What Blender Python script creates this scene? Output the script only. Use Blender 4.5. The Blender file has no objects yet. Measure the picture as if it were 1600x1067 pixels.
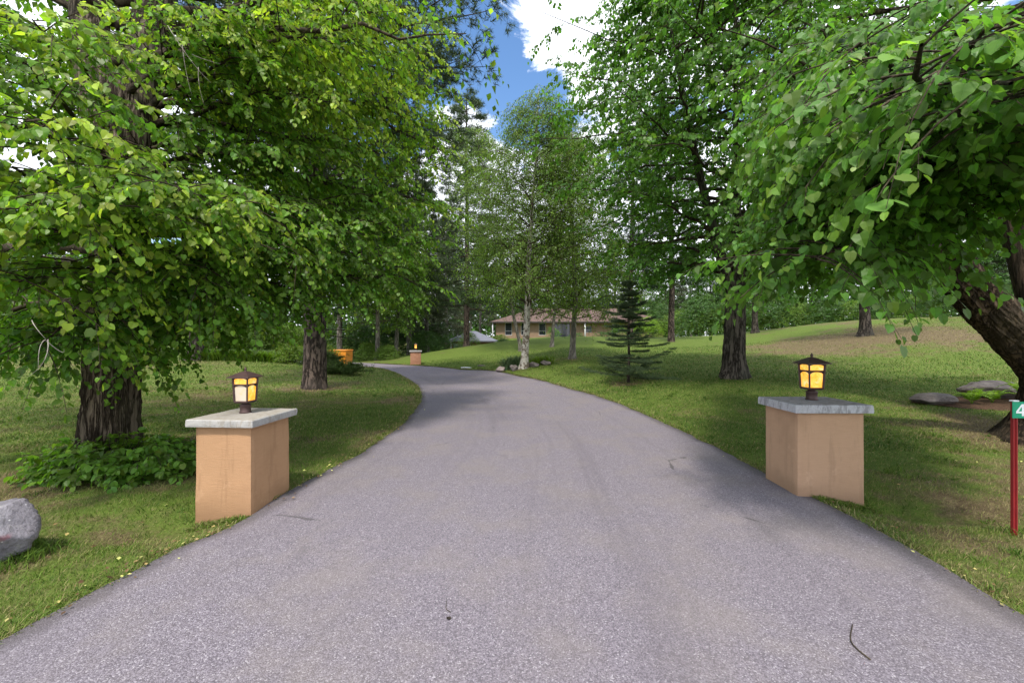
import bpy, math, random
import numpy as np
from mathutils import Vector

R = math.radians
RNG = np.random.default_rng(11)
random.seed(5)
scene = bpy.context.scene
COL = scene.collection

# ------------------------------------------------------------------ camera
cam_d = bpy.data.cameras.new("camera")
cam = bpy.data.objects.new("camera", cam_d)
COL.objects.link(cam)
cam.location = (0, 0, 1.6)
cam.rotation_euler = (R(90), 0, 0)
cam_d.sensor_width = 36
cam_d.lens = 36 * 650 / 1600
cam_d.clip_start = 0.05
cam_d.clip_end = 3000
scene.camera = cam

# ------------------------------------------------------------------ light
SUN_EL, SUN_AZ = 58.0, 191.0           # azimuth measured from +Y towards +X
sv = Vector((math.sin(R(SUN_AZ)) * math.cos(R(SUN_EL)), math.cos(R(SUN_AZ)) * math.cos(R(SUN_EL)), math.sin(R(SUN_EL))))
sun_d = bpy.data.lights.new("sun", 'SUN')
sun_d.energy = 3.1
sun_d.angle = R(6.0)
sun_d.color = (1.0, 0.94, 0.84)
sun = bpy.data.objects.new("sun", sun_d)
COL.objects.link(sun)
sun.rotation_euler = (-sv).to_track_quat('-Z', 'Y').to_euler()

world = bpy.data.worlds.new("World")
scene.world = world
world.use_nodes = True
wn, wl = world.node_tree.nodes, world.node_tree.links
wn.clear()


def N(nodes, typ, **kw):
    n = nodes.new(typ)
    for k, v in kw.items():
        setattr(n, k, v)
    return n


sky = N(wn, 'ShaderNodeTexSky', sky_type='NISHITA', sun_disc=False)
sky.sun_elevation = R(SUN_EL)
sky.sun_rotation = R(SUN_AZ)
sky.air_density = 1.0
sky.dust_density = 0.1
sky.ozone_density = 2.0
tc = N(wn, 'ShaderNodeTexCoord')
mp = N(wn, 'ShaderNodeMapping')
mp.inputs['Scale'].default_value = (2.2, 2.2, 4.2)
mp.inputs['Location'].default_value = (0.35, 0.1, 0.0)
wl.new(tc.outputs['Generated'], mp.inputs['Vector'])
nz = N(wn, 'ShaderNodeTexNoise')
nz.inputs['Scale'].default_value = 1.9
nz.inputs['Detail'].default_value = 9
nz.inputs['Roughness'].default_value = 0.66
nz.inputs['Distortion'].default_value = 0.5
wl.new(mp.outputs['Vector'], nz.inputs['Vector'])
am = N(wn, 'ShaderNodeMapRange', clamp=False)
am.inputs['To Min'].default_value = -0.55
am.inputs['To Max'].default_value = 1.62
wl.new(nz.outputs['Fac'], am.inputs['Value'])
acc = am.outputs['Result']


def sky_blob(px, py, rad, amt):
    """lean the cloud cover up or down round one direction of the sky"""
    global acc
    d = Vector(((px - 800) / 650, 1, (533 - py) / 650)).normalized()
    vd = N(wn, 'ShaderNodeVectorMath', operation='DISTANCE')
    vd.inputs[1].default_value = d
    wl.new(tc.outputs['Generated'], vd.inputs[0])
    mr = N(wn, 'ShaderNodeMapRange', interpolation_type='SMOOTHSTEP')
    mr.inputs['From Min'].default_value = 0
    mr.inputs['From Max'].default_value = rad
    mr.inputs['To Min'].default_value = amt
    mr.inputs['To Max'].default_value = 0
    wl.new(vd.outputs['Value'], mr.inputs['Value'])
    ad = N(wn, 'ShaderNodeMath', operation='ADD')
    wl.new(acc, ad.inputs[0])
    wl.new(mr.outputs['Result'], ad.inputs[1])
    acc = ad.outputs[0]


sky_blob(775, 85, 0.26, -0.62)
sky_blob(870, 140, 0.14, -0.40)
sky_blob(890, 20, 0.24, 0.62)
sky_blob(905, 85, 0.12, 0.35)
sky_blob(640, 230, 0.22, -0.40)
sky_blob(720, 215, 0.16, 0.7)
szz = N(wn, 'ShaderNodeSeparateXYZ')
wl.new(tc.outputs['Generated'], szz.inputs[0])
lowc = N(wn, 'ShaderNodeMapRange', interpolation_type='SMOOTHSTEP')
for k_, v_ in (('From Min', .30), ('From Max', .48), ('To Min', .22), ('To Max', 0.0)):
    lowc.inputs[k_].default_value = v_
wl.new(szz.outputs[2], lowc.inputs['Value'])
adl = N(wn, 'ShaderNodeMath', operation='ADD')
wl.new(acc, adl.inputs[0])
wl.new(lowc.outputs['Result'], adl.inputs[1])
acc = adl.outputs[0]
cr = N(wn, 'ShaderNodeMapRange', interpolation_type='SMOOTHSTEP')
cr.inputs['From Min'].default_value = 0.38
cr.inputs['From Max'].default_value = 0.58
wl.new(acc, cr.inputs['Value'])
sk = N(wn, 'ShaderNodeVectorMath', operation='SCALE')
sk.inputs['Scale'].default_value = 0.16
shs = N(wn, 'ShaderNodeHueSaturation')
shs.inputs['Saturation'].default_value = 1.12
wl.new(sky.outputs['Color'], shs.inputs['Color'])
wl.new(shs.outputs[0], sk.inputs[0])
nz2 = N(wn, 'ShaderNodeTexNoise')
nz2.inputs['Scale'].default_value = 6
nz2.inputs['Detail'].default_value = 5
wl.new(mp.outputs['Vector'], nz2.inputs['Vector'])
cc = N(wn, 'ShaderNodeMixRGB')
cc.inputs[1].default_value = (0.85, 0.92, 1.05, 1)
cc.inputs[2].default_value = (1.35, 1.36, 1.4, 1)
wl.new(nz2.outputs['Fac'], cc.inputs[0])
mx = N(wn, 'ShaderNodeMixRGB')
wl.new(cr.outputs['Result'], mx.inputs[0])
wl.new(sk.outputs['Vector'], mx.inputs[1])
wl.new(cc.outputs['Color'], mx.inputs[2])
bg = N(wn, 'ShaderNodeBackground')
bg.inputs['Strength'].default_value = 1.0
wl.new(mx.outputs['Color'], bg.inputs['Color'])
wo = N(wn, 'ShaderNodeOutputWorld')
wl.new(bg.outputs[0], wo.inputs['Surface'])

vs = scene.view_settings
vs.view_transform = 'Standard'
vs.look = 'None'
vs.gamma = 1
vs.exposure = 0.74
scene.cycles.max_bounces = 8
scene.cycles.diffuse_bounces = 3
scene.cycles.glossy_bounces = 2
scene.cycles.transmission_bounces = 4
scene.cycles.transparent_max_bounces = 4
scene.cycles.use_denoising = True

# ------------------------------------------------------------------ helpers


def P(px, py, D):
    """a point measured off the photograph at D metres ahead"""
    return np.array([(px - 800) / 650 * D, D, 1.6 + (533 - py) / 650 * D])


def tag(o, label=None, cat=None, group=None, kind=None):
    if label:
        o['label'] = label
    if cat:
        o['category'] = cat
    if group:
        o['group'] = group
    if kind:
        o['kind'] = kind
    return o


def vhash(ix, iy, seed):
    n = (ix.astype(np.int64) * 374761393 + iy.astype(np.int64) * 668265263 + seed * 1442695041) & 0x7fffffff
    n = ((n ^ (n >> 13)) * 1274126177) & 0x7fffffff
    return ((n ^ (n >> 16)) & 0xffff) / 65535.0


def vnoise(x, y, scale, seed=0, octaves=3):
    x = np.asarray(x, float) * scale
    y = np.asarray(y, float) * scale
    tot = 0
    amp = 1
    s = 0
    for o in range(octaves):
        ix, iy = np.floor(x), np.floor(y)
        fx, fy = x - ix, y - iy
        fx = fx * fx * (3 - 2 * fx)
        fy = fy * fy * (3 - 2 * fy)
        a = vhash(ix, iy, seed + o)
        b = vhash(ix + 1, iy, seed + o)
        c = vhash(ix, iy + 1, seed + o)
        d = vhash(ix + 1, iy + 1, seed + o)
        tot = tot + amp * ((a * (1 - fx) + b * fx) * (1 - fy) + (c * (1 - fx) + d * fx) * fy)
        s += amp
        amp *= 0.5
        x = x * 2.03
        y = y * 2.03
    return tot / s


def nrm(a):
    return a / np.maximum(np.linalg.norm(a, axis=-1, keepdims=True), 1e-9)


class Geo:
    """collects vertices and faces, builds ONE mesh object"""

    def __init__(s):
        s.v = []
        s.n = 0
        s.f = []
        s.tone = []

    def add(s, v, f, mat=0, tone=0.5, smooth=False):
        v = np.asarray(v, float).reshape(-1, 3)
        f = np.asarray(f, int)
        s.f.append((f + s.n, mat, smooth))
        s.v.append(v)
        t = np.empty(len(v))
        t[:] = tone
        s.tone.append(t)
        s.n += len(v)

    def box(s, c, size, mat=0, rot=0.0, taper=1.0, bev=0.0, tone=0.5):
        """box; bev chamfers every vertical and horizontal edge"""
        cx, cy, cz = c
        a, b, h = size[0] / 2, size[1] / 2, size[2] / 2
        if bev <= 0:
            rings = [(-h, a, b, 0, 1), (h, a * taper, b * taper, 0, 1)]
        else:
            rings = [(-h, a - bev, b - bev, 0, 1), (-h + bev, a, b, 0, 1), (h - bev, a * taper, b * taper, 0, 1),
                     (h, a * taper - bev, b * taper - bev, 0, 1)]
        V = []
        k = 0
        for (z, p, q, _, _) in rings:
            if bev <= 0:
                loop = [(-p, -q), (p, -q), (p, q), (-p, q)]
            else:
                e = bev * .7
                loop = [(-p + e, -q), (p - e, -q), (p, -q + e), (p, q - e), (p - e, q), (-p + e, q), (-p, q - e), (-p, -q + e)]
            k = len(loop)
            V += [(x, y, z) for x, y in loop]
        V = np.array(V)
        cr_, sr_ = math.cos(rot), math.sin(rot)
        V2 = V.copy()
        V2[:, 0] = V[:, 0] * cr_ - V[:, 1] * sr_ + cx
        V2[:, 1] = V[:, 0] * sr_ + V[:, 1] * cr_ + cy
        V2[:, 2] += cz
        F = []
        for r in range(len(rings) - 1):
            for i in range(k):
                j = (i + 1) % k
                F.append((r * k + i, r * k + j, (r + 1) * k + j, (r + 1) * k + i))
        n0 = s.n
        s.add(V2, F, mat, tone)
        top = np.arange(k) + (len(rings) - 1) * k
        bot = np.arange(k)[::-1]
        s.f.append((np.array([top]) + n0, mat, False))
        s.f.append((np.array([bot]) + n0, mat, False))

    def tube(s, pts, rad, sides=6, mat=0, tone=0.5, cap=True, ridge=0.0, seed=0, smooth=True, furrow=0.0, root=0.0):
        pts = np.asarray(pts, float)
        rad = np.broadcast_to(np.asarray(rad, float), (len(pts),))
        tg = nrm(np.gradient(pts, axis=0))
        ref = np.array([0.0, 0, 1]) if abs(tg[:, 2]).mean() < 0.8 else np.array([1.0, 0, 0])
        u = nrm(np.cross(tg, ref))
        w = np.cross(tg, u)
        a = np.linspace(0, 2 * math.pi, sides, endpoint=False)
        rr = rad[:, None] * np.ones(sides)[None]
        if ridge > 0:
            z = np.cumsum(np.r_[0, np.linalg.norm(np.diff(pts, axis=0), axis=1)])
            rr = rr * (1 + ridge * (vnoise(np.cos(a)[None] * 2.2 + z[:, None] * .25 + 9, np.sin(a)[None] * 2.2 + z[:, None] * .2 + 5, 1.5, seed, 3) - .5) * 2)
        if root > 0:
            z = np.cumsum(np.r_[0, np.linalg.norm(np.diff(pts, axis=0), axis=1)])
            lob = .5 + .5 * np.cos(5 * a + seed) + .35 * np.cos(3 * a + seed * 2.1)
            rr = rr + root * np.exp(-z[:, None] * 3.2) * lob[None]
        if furrow > 0:
            z = np.cumsum(np.r_[0, np.linalg.norm(np.diff(pts, axis=0), axis=1)])
            n1 = vnoise(a[None] * 7.0 + z[:, None] * 0 + 3, z[:, None] * 1.9 + a[None] * 0, 1.0, seed + 2, 2)
            n2 = vnoise(a[None] * 17.0 + n1 * 2.5, z[:, None] * 3.2 + a[None] * .6, 1.0, seed + 4, 3)
            n3 = vnoise(a[None] * 60.0, z[:, None] * 22.0 + a[None] * .6, 1.0, seed + 6, 2)
            rdg = 1 - np.abs(n2 - .5) * 4
            rr = rr + furrow * (np.clip(-rdg, -1, .3) * 1.0 + .55) + furrow * .35 * (n3 - .5)
        V = pts[:, None] + (u[:, None] * np.cos(a)[None, :, None] + w[:, None] * np.sin(a)[None, :, None]) * rr[..., None]
        n = len(pts)
        i = np.arange(n - 1)[:, None] * sides
        j = np.arange(sides)[None]
        j2 = (j + 1) % sides
        F = np.stack([i + j, i + j2, i + sides + j2, i + sides + j], -1).reshape(-1, 4)
        n0 = s.n
        s.add(V.reshape(-1, 3), F[:, ::-1], mat, tone, smooth)
        if cap:
            s.f.append((np.array([np.arange(sides)]) + n0, mat, False))
            s.f.append((np.array([np.arange(sides)[::-1] + (n - 1) * sides]) + n0, mat, False))

    def build(s, name, mats, parent=None, loc=None):
        me = bpy.data.meshes.new(name)
        V = np.concatenate(s.v)
        if loc is not None:
            V = V - np.asarray(loc)
        me.vertices.add(len(V))
        me.vertices.foreach_set('co', V.astype(np.float32).ravel())
        loops = np.concatenate([f.ravel() for f, _, _ in s.f])
        tot = np.concatenate([np.full(len(f), f.shape[1]) for f, _, _ in s.f])
        mi = np.concatenate([np.full(len(f), m) for f, m, _ in s.f])
        sm = np.concatenate([np.full(len(f), q) for f, _, q in s.f])
        st = np.r_[0, np.cumsum(tot)[:-1]]
        me.loops.add(len(loops))
        me.loops.foreach_set('vertex_index', loops.astype(np.int32))
        me.polygons.add(len(tot))
        me.polygons.foreach_set('loop_start', st.astype(np.int32))
        me.polygons.foreach_set('loop_total', tot.astype(np.int32))
        me.polygons.foreach_set('material_index', mi.astype(np.int32))
        me.polygons.foreach_set('use_smooth', sm)
        at = me.attributes.new('tone', 'FLOAT', 'POINT')
        at.data.foreach_set('value', np.concatenate(s.tone).astype(np.float32))
        if not isinstance(mats, (list, tuple)):
            mats = [mats]
        for m in mats:
            me.materials.append(m)
        me.update(calc_edges=True)
        o = bpy.data.objects.new(name, me)
        COL.objects.link(o)
        if parent is not None:
            o.parent = parent
        if loc is not None and parent is None:
            o.location = loc
        return o


def empty(name, loc, label=None, cat=None, group=None, rz=0.0):
    o = bpy.data.objects.new(name, None)
    COL.objects.link(o)
    o.location = loc
    o.rotation_euler = (0, 0, rz)
    o.empty_display_size = .2
    return tag(o, label, cat, group)


def copy_tree(o, parent=None):
    c = o.copy()
    COL.objects.link(c)
    c.parent = parent
    for ch in list(o.children):
        copy_tree(ch, c)
    return c


# ------------------------------------------------------------------ materials
class MatB:
    def __init__(s, name):
        s.m = bpy.data.materials.new(name)
        s.m.use_nodes = True
        s.nt = s.m.node_tree
        s.nt.nodes.clear()
        s.out = s.node('ShaderNodeOutputMaterial')

    def node(s, t, **kw):
        n = s.nt.nodes.new(t)
        for k, v in kw.items():
            setattr(n, k, v)
        return n

    def link(s, a, b):
        s.nt.links.new(a, b)

    def setin(s, n, k, v):
        if hasattr(v, 'is_linked') or isinstance(v, bpy.types.NodeSocket):
            s.link(v, n.inputs[k])
        else:
            if isinstance(v, tuple) and len(v) == 3 and n.inputs[k].type == 'RGBA':
                v = (*v, 1)
            n.inputs[k].default_value = v

    def coord(s, which='Object', scale=(1, 1, 1), rot=(0, 0, 0)):
        t = s.node('ShaderNodeTexCoord')
        m = s.node('ShaderNodeMapping')
        m.inputs['Scale'].default_value = scale
        m.inputs['Rotation'].default_value = rot
        s.link(t.outputs[which], m.inputs['Vector'])
        return m.outputs['Vector']

    def noise(s, vec, scale, detail=4, rough=.5, dist=0.0, out='Fac'):
        n = s.node('ShaderNodeTexNoise')
        n.inputs['Scale'].default_value = scale
        n.inputs['Detail'].default_value = detail
        n.inputs['Roughness'].default_value = rough
        n.inputs['Distortion'].default_value = dist
        s.link(vec, n.inputs['Vector'])
        return n.outputs[out]

    def voro(s, vec, scale, feature='F1', out='Distance', rand=1.0):
        n = s.node('ShaderNodeTexVoronoi', feature=feature)
        n.inputs['Scale'].default_value = scale
        n.inputs['Randomness'].default_value = rand
        s.link(vec, n.inputs['Vector'])
        return n.outputs[out]

    def ramp(s, fac, a, b, lo=0.0, hi=1.0, smooth=True):
        n = s.node('ShaderNodeMapRange', interpolation_type='SMOOTHSTEP' if smooth else 'LINEAR')
        s.link(fac, n.inputs['Value'])
        n.inputs['From Min'].default_value = a
        n.inputs['From Max'].default_value = b
        n.inputs['To Min'].default_value = lo
        n.inputs['To Max'].default_value = hi
        return n.outputs['Result']

    def mix(s, fac, a, b, mode='MIX'):
        n = s.node('ShaderNodeMixRGB', blend_type=mode)
        s.setin(n, 0, fac)
        s.setin(n, 1, a)
        s.setin(n, 2, b)
        return n.outputs[0]

    def math(s, op, a, b=0.0):
        n = s.node('ShaderNodeMath', operation=op)
        s.setin(n, 0, a)
        s.setin(n, 1, b)
        return n.outputs[0]

    def attr(s, name, out='Fac'):
        n = s.node('ShaderNodeAttribute', attribute_name=name)
        return n.outputs[out]

    def island(s):
        return s.node('ShaderNodeNewGeometry').outputs['Random Per Island']

    def bump(s, h, strength=.5, dist=.01):
        n = s.node('ShaderNodeBump')
        n.inputs['Strength'].default_value = strength
        n.inputs['Distance'].default_value = dist
        s.link(h, n.inputs['Height'])
        return n.outputs['Normal']

    def bsdf(s, col, rough=.8, bump=None, metallic=0.0, spec=.5, emis=None, estr=0.0):
        n = s.node('ShaderNodeBsdfPrincipled')
        s.setin(n, 'Base Color', col)
        s.setin(n, 'Roughness', rough)
        s.setin(n, 'Metallic', metallic)
        s.setin(n, 'Specular IOR Level', spec)
        if bump is not None:
            s.link(bump, n.inputs['Normal'])
        if emis is not None:
            s.setin(n, 'Emission Color', emis)
            s.setin(n, 'Emission Strength', estr)
        s.link(n.outputs[0], s.out.inputs['Surface'])
        return n


def leaf_mat(name, dark, mid, young, trans=.38, spec=.35, rough=.42, tcol=1.5):
    b = MatB(name)
    t = b.attr('tone')
    r = b.island()
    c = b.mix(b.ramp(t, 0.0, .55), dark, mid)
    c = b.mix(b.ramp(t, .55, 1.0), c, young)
    hsv = b.node('ShaderNodeHueSaturation')
    b.setin(hsv, 'Value', b.ramp(r, 0, 1, .52, 1.5, False))
    b.setin(hsv, 'Hue', b.ramp(r, 0, 1, .488, .512, False))
    b.setin(hsv, 'Color', c)
    n = b.bsdf(hsv.outputs[0], rough, spec=spec)
    tr = b.node('ShaderNodeBsdfTranslucent')
    tc_ = b.mix(1.0, hsv.outputs[0], (tcol * 1.05, tcol * 1.15, tcol * .45), 'MULTIPLY')
    b.link(tc_, tr.inputs['Color'])
    ms = b.node('ShaderNodeMixShader')
    ms.inputs[0].default_value = trans
    b.link(n.outputs[0], ms.inputs[1])
    b.link(tr.outputs[0], ms.inputs[2])
    b.link(ms.outputs[0], b.out.inputs['Surface'])
    return b.m


def bark_mat(name, c1, c2, c3, vs_=(9, 9, 1.4), bs=.9, dist=.04):
    b = MatB(name)
    v = b.coord('Object', vs_)
    f = b.voro(v, 2.2, 'F1')
    n = b.noise(v, 3.0, 8, .65)
    v2 = b.coord('Object')
    n2 = b.noise(v2, 1.6, 4)
    nb = b.noise(b.coord('Object', (vs_[0] * 1.0, vs_[1] * 1.0, vs_[2] * .8)), 1.1, 5, .6, .4)
    rg_ = b.ramp(b.math('ABSOLUTE', b.math('SUBTRACT', nb, .5)), .0, .11)
    h = b.math('ADD', b.math('ADD', b.math('MULTIPLY', f, .22), b.math('MULTIPLY', n, .55)), b.math('MULTIPLY', rg_, .42))
    col = b.mix(b.ramp(h, .38, .92), c2, c1)
    col = b.mix(b.ramp(n2, .45, .7, 0, .6), col, c3)
    b.bsdf(col, .92, b.bump(b.math('MULTIPLY', h, -1.0), bs, dist), spec=.15)
    return b.m


M = {}
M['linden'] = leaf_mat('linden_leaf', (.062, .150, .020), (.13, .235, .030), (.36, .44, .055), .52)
M['maple'] = leaf_mat('broad_leaf', (.066, .150, .028), (.112, .222, .042), (.23, .34, .055), .52)
M['birchleaf'] = leaf_mat('birch_leaf', (.085, .15, .026), (.14, .225, .04), (.22, .30, .055), .5)
M['lime'] = leaf_mat('lime_leaf', (.07, .13, .015), (.13, .20, .02), (.24, .30, .03), .42)
M['forest'] = leaf_mat('forest_leaf', (.034, .080, .018), (.065, .135, .028), (.12, .20, .04), .38)
M['needle'] = leaf_mat('pine_needle', (.045, .075, .034), (.078, .115, .055), (.12, .15, .08), .12, .2, .6, 1.0)
M['spruce'] = leaf_mat('spruce_needle', (.030, .062, .028), (.055, .10, .045), (.095, .14, .065), .10, .2, .6, 1.0)
M['greyneedle'] = leaf_mat('dry_needle', (.07, .085, .05), (.11, .13, .075), (.17, .18, .12), .12, .2, .6, 1.0)
M['juniper'] = leaf_mat('juniper_needle', (.030, .055, .014), (.060, .10, .02), (.13, .18, .03), .12, .2, .6, 1.0)
M['fern'] = leaf_mat('fern_leaf', (.14, .24, .02), (.22, .34, .03), (.34, .42, .04), .4)
M['bark'] = bark_mat('linden_bark', (.21, .165, .125), (.035, .025, .018), (.16, .15, .09), (14, 14, 1.5), 1.0, .05)
M['barkdark'] = bark_mat('maple_bark', (.135, .112, .092), (.022, .017, .014), (.07, .07, .05), (7, 7, 1.6), .9, .05)
M['barkbrown'] = bark_mat('brown_bark', (.10, .070, .048), (.020, .014, .010), (.075, .06, .04), (9, 9, 1.6), .9, .05)
M['pinebark'] = bark_mat('pine_bark', (.17, .128, .105), (.026, .020, .017), (.09, .075, .065), (6, 6, 2.0), 1.0, .06)
M['palebark'] = bark_mat('pale_bark', (.26, .235, .20), (.09, .08, .07), (.17, .155, .13), (5, 5, 1.5), .5, .02)
M['twig'] = bark_mat('twig_bark', (.085, .065, .045), (.03, .022, .016), (.07, .06, .04), (9, 9, 9), .3, .01)
M['deadtwig'] = bark_mat('dead_twig', (.36, .33, .29), (.18, .15, .13), (.28, .26, .22), (9, 9, 9), .3, .01)

b = MatB('birch_bark')
v = b.coord('Object', (3.5, 3.5, 11))
n = b.noise(v, 1.9, 7, .7, .5)
v2 = b.coord('Object', (3, 3, 3))
n2 = b.noise(v2, 1.3, 5, .6)
c = b.mix(b.ramp(n, .56, .63), (.46, .43, .38), (.12, .10, .08))
c = b.mix(b.ramp(n2, .50, .58), c, (.17, .135, .10))
n5 = b.noise(b.coord('Object', (9, 9, 6)), 1.1, 5, .7)
c = b.mix(b.ramp(n5, .52, .60), c, (.10, .075, .055))
b.bsdf(c, .8, b.bump(n, .4, .02), spec=.2)
M['birchbark'] = b.m

# grass ground: the 'tone' attribute says how dry the turf is there
b = MatB('lawn')
v = b.coord('Object')
t = b.attr('tone')
n1 = b.noise(v, 1.1, 6, .6)
n2 = b.noise(v, 9, 6, .7)
n3 = b.noise(v, 60, 4, .7)
n4 = b.noise(b.coord('Object', (1, 1, 1)), 3.2, 5, .65)
g = b.mix(b.ramp(n2, .3, .7), (.045, .088, .012), (.092, .155, .022))
g = b.mix(b.ramp(n3, .3, .75), g, (.14, .17, .04))
d = b.mix(b.ramp(n3, .3, .7), (.105, .078, .042), (.215, .175, .092))
d = b.mix(b.ramp(n2, .35, .65, 0, .7), d, (.085, .058, .036))
k = b.math('ADD', t, b.math('MULTIPLY', b.math('SUBTRACT', n4, .5), 1.5))
c = b.mix(b.ramp(k, .35, .85), g, d)
b.bsdf(c, .95, b.bump(b.math('ADD', n3, n2), .6, .03), spec=.1)
M['lawn'] = b.m

M['blade'] = None
b = MatB('grass_blade')
t = b.attr('tone')
r = b.island()
c = b.mix(b.ramp(t, .15, .5), (.060, .125, .014), (.128, .205, .026))
c = b.mix(b.ramp(t, .5, .85), c, (.29, .245, .11))
hs = b.node('ShaderNodeHueSaturation')
b.setin(hs, 'Value', b.ramp(r, 0, 1, .6, 1.35, False))
b.setin(hs, 'Color', c)
n = b.bsdf(hs.outputs[0], .55, spec=.25)
tr = b.node('ShaderNodeBsdfTranslucent')
b.link(hs.outputs[0], tr.inputs['Color'])
ms = b.node('ShaderNodeMixShader')
ms.inputs[0].default_value = .3
b.link(n.outputs[0], ms.inputs[1])
b.link(tr.outputs[0], ms.inputs[2])
b.link(ms.outputs[0], b.out.inputs['Surface'])
M['blade'] = b.m

# asphalt: UV u runs along the drive in metres, v across it 0..1
b = MatB('asphalt')
v = b.coord('Object')
uv = b.coord('UV', (1, 1, 1))
sp = b.voro(v, 150, 'F1', 'Color')
spg = b.node('ShaderNodeSeparateColor')
b.link(sp, spg.inputs[0])
ds = b.voro(v, 150, 'F1', 'Distance')
n_f = b.noise(v, 160, 3, .7)
n_m = b.noise(v, 1.3, 5, .6)
n_l = b.noise(v, .35, 4, .6)
stk = b.noise(b.coord('UV', (.09, 9, 1)), 1.0, 5, .55)
stk2 = b.noise(b.coord('UV', (.035, 26, 1)), 1.0, 4, .6)
c = b.mix(b.ramp(spg.outputs[0], .1, .95), (.112, .097, .115), (.250, .222, .258))
c = b.mix(b.ramp(n_f, .35, .7, 0, .5), c, (.115, .10, .115))
c = b.mix(b.ramp(spg.outputs[1], .90, .97, 0, .55), c, (.47, .44, .47))
c = b.mix(b.ramp(n_m, .42, .68, 0, .38), c, (.215, .185, .165))
c = b.mix(b.ramp(stk, .52, .72, 0, .42), c, (.115, .10, .115))
c = b.mix(b.ramp(stk2, .56, .72, 0, .2), c, (.10, .088, .098))
c = b.mix(b.ramp(n_l, .5, .7, 0, .28), c, (.13, .115, .13))
crk = b.voro(b.coord('Object', (1, 1, 1)), .42, 'DISTANCE_TO_EDGE')
crk2 = b.math('ADD', crk, b.math('MULTIPLY', b.math('SUBTRACT', b.noise(v, 5, 5, .7), .5), .05))
crk3 = b.math('MULTIPLY', b.ramp(crk2, .0, .006, .7, 0), b.ramp(b.noise(v, .6, 2), .56, .62))
c = b.mix(crk3, c, (.05, .045, .045))
pot = b.noise(b.coord('Object', (1, 1, 1)), 2.7, 3, .5)
c = b.mix(b.ramp(pot, .66, .74, 0, .3), c, (.09, .08, .085))
sepuv = b.node('ShaderNodeSeparateXYZ')
b.link(b.coord('UV'), sepuv.inputs[0])
ed = b.math('ABSOLUTE', b.math('SUBTRACT', sepuv.outputs[1], .5))
ed2 = b.math('ADD', ed, b.math('MULTIPLY', b.math('SUBTRACT', b.noise(b.coord('UV', (.8, 3, 1)), 1.0, 4), .5), .06))
c = b.mix(b.ramp(ed2, .462, .492, 0, .62), c, (.07, .06, .062))
hgt = b.math('ADD', b.math('MULTIPLY', ds, -1.0), b.math('MULTIPLY', n_f, .5))
b.bsdf(c, .82, b.bump(hgt, .55, .006), spec=.35)
M['asphalt'] = b.m


def stucco(name, ca, cb):
    b = MatB(name)
    v = b.coord('Object', (4, 4, 30))
    n = b.noise(v, 3, 6, .65)
    v2 = b.coord('Object')
    n2 = b.noise(v2, 2.4, 5, .6)
    n3 = b.noise(v2, 120, 3, .6)
    c = b.mix(n, ca, cb)
    c = b.mix(b.ramp(n2, .45, .75, 0, .35), c, (ca[0] * .6, ca[1] * .58, ca[2] * .55))
    sx = b.node('ShaderNodeSeparateXYZ')
    b.link(v2, sx.inputs[0])
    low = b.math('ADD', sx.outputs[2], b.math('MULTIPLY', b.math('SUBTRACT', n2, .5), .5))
    drp = b.noise(b.coord('Object', (7, 7, .8)), 1.7, 5, .65)
    c = b.mix(b.ramp(drp, .54, .68, 0, .28), c, (ca[0] * .62, ca[1] * .62, ca[2] * .62))
    blt = b.noise(v2, 5.5, 6, .7)
    c = b.mix(b.ramp(blt, .60, .66, 0, .25), c, (cb[0] * 1.25, cb[1] * 1.3, cb[2] * 1.4))
    hc = b.voro(v2, 1.6, 'DISTANCE_TO_EDGE')
    hc2 = b.math('ADD', hc, b.math('MULTIPLY', b.math('SUBTRACT', n2, .5), .08))
    c = b.mix(b.math('MULTIPLY', b.ramp(hc2, 0, .004, .45, 0), b.ramp(n2, .5, .6)), c, (.08, .05, .035))
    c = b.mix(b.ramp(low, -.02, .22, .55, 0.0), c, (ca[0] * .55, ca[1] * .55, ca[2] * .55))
    b.bsdf(c, .92, b.bump(b.math('ADD', n, b.math('MULTIPLY', n3, .8)), .5, .006), spec=.15)
    return b.m


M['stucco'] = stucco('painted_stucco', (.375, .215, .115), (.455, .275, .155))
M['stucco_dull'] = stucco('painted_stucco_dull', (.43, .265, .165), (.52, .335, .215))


def concrete(name, ca, cb, dirt, amt):
    b = MatB(name)
    v = b.coord('Object')
    n = b.noise(v, 7, 8, .7)
    n2 = b.noise(v, 45, 5, .7)
    nd = b.noise(b.coord('Object', (9, 9, 2.5)), 1.6, 6, .7)
    c = b.mix(n, ca, cb)
    c = b.mix(b.ramp(n2, .3, .7, 0, .3), c, (.2, .19, .17))
    c = b.mix(b.ramp(nd, .48, .60, 0, amt), c, dirt)
    g_ = b.node('ShaderNodeNewGeometry')
    sx = b.node('ShaderNodeSeparateXYZ')
    b.link(g_.outputs['Normal'], sx.inputs[0])
    c = b.mix(b.math('MULTIPLY', b.ramp(sx.outputs[2], .6, .9), amt), c, dirt)
    b.bsdf(c, .9, b.bump(b.math('ADD', n2, n), .6, .012), spec=.2)
    return b.m


M['cap'] = concrete('weathered_concrete', (.33, .32, .31), (.47, .455, .44), (.25, .21, .16), .45)
M['capdark'] = concrete('blackened_concrete', (.38, .38, .41), (.60, .60, .65), (.15, .145, .145), .6)

b = MatB('bronze')
v = b.coord('Object')
b.bsdf(b.mix(b.noise(v, 25, 4), (.055, .030, .028), (.10, .062, .058)), .5, b.bump(b.noise(v, 90, 3), .2, .003), metallic=.35, spec=.4)
M['bronze'] = b.m


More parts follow.
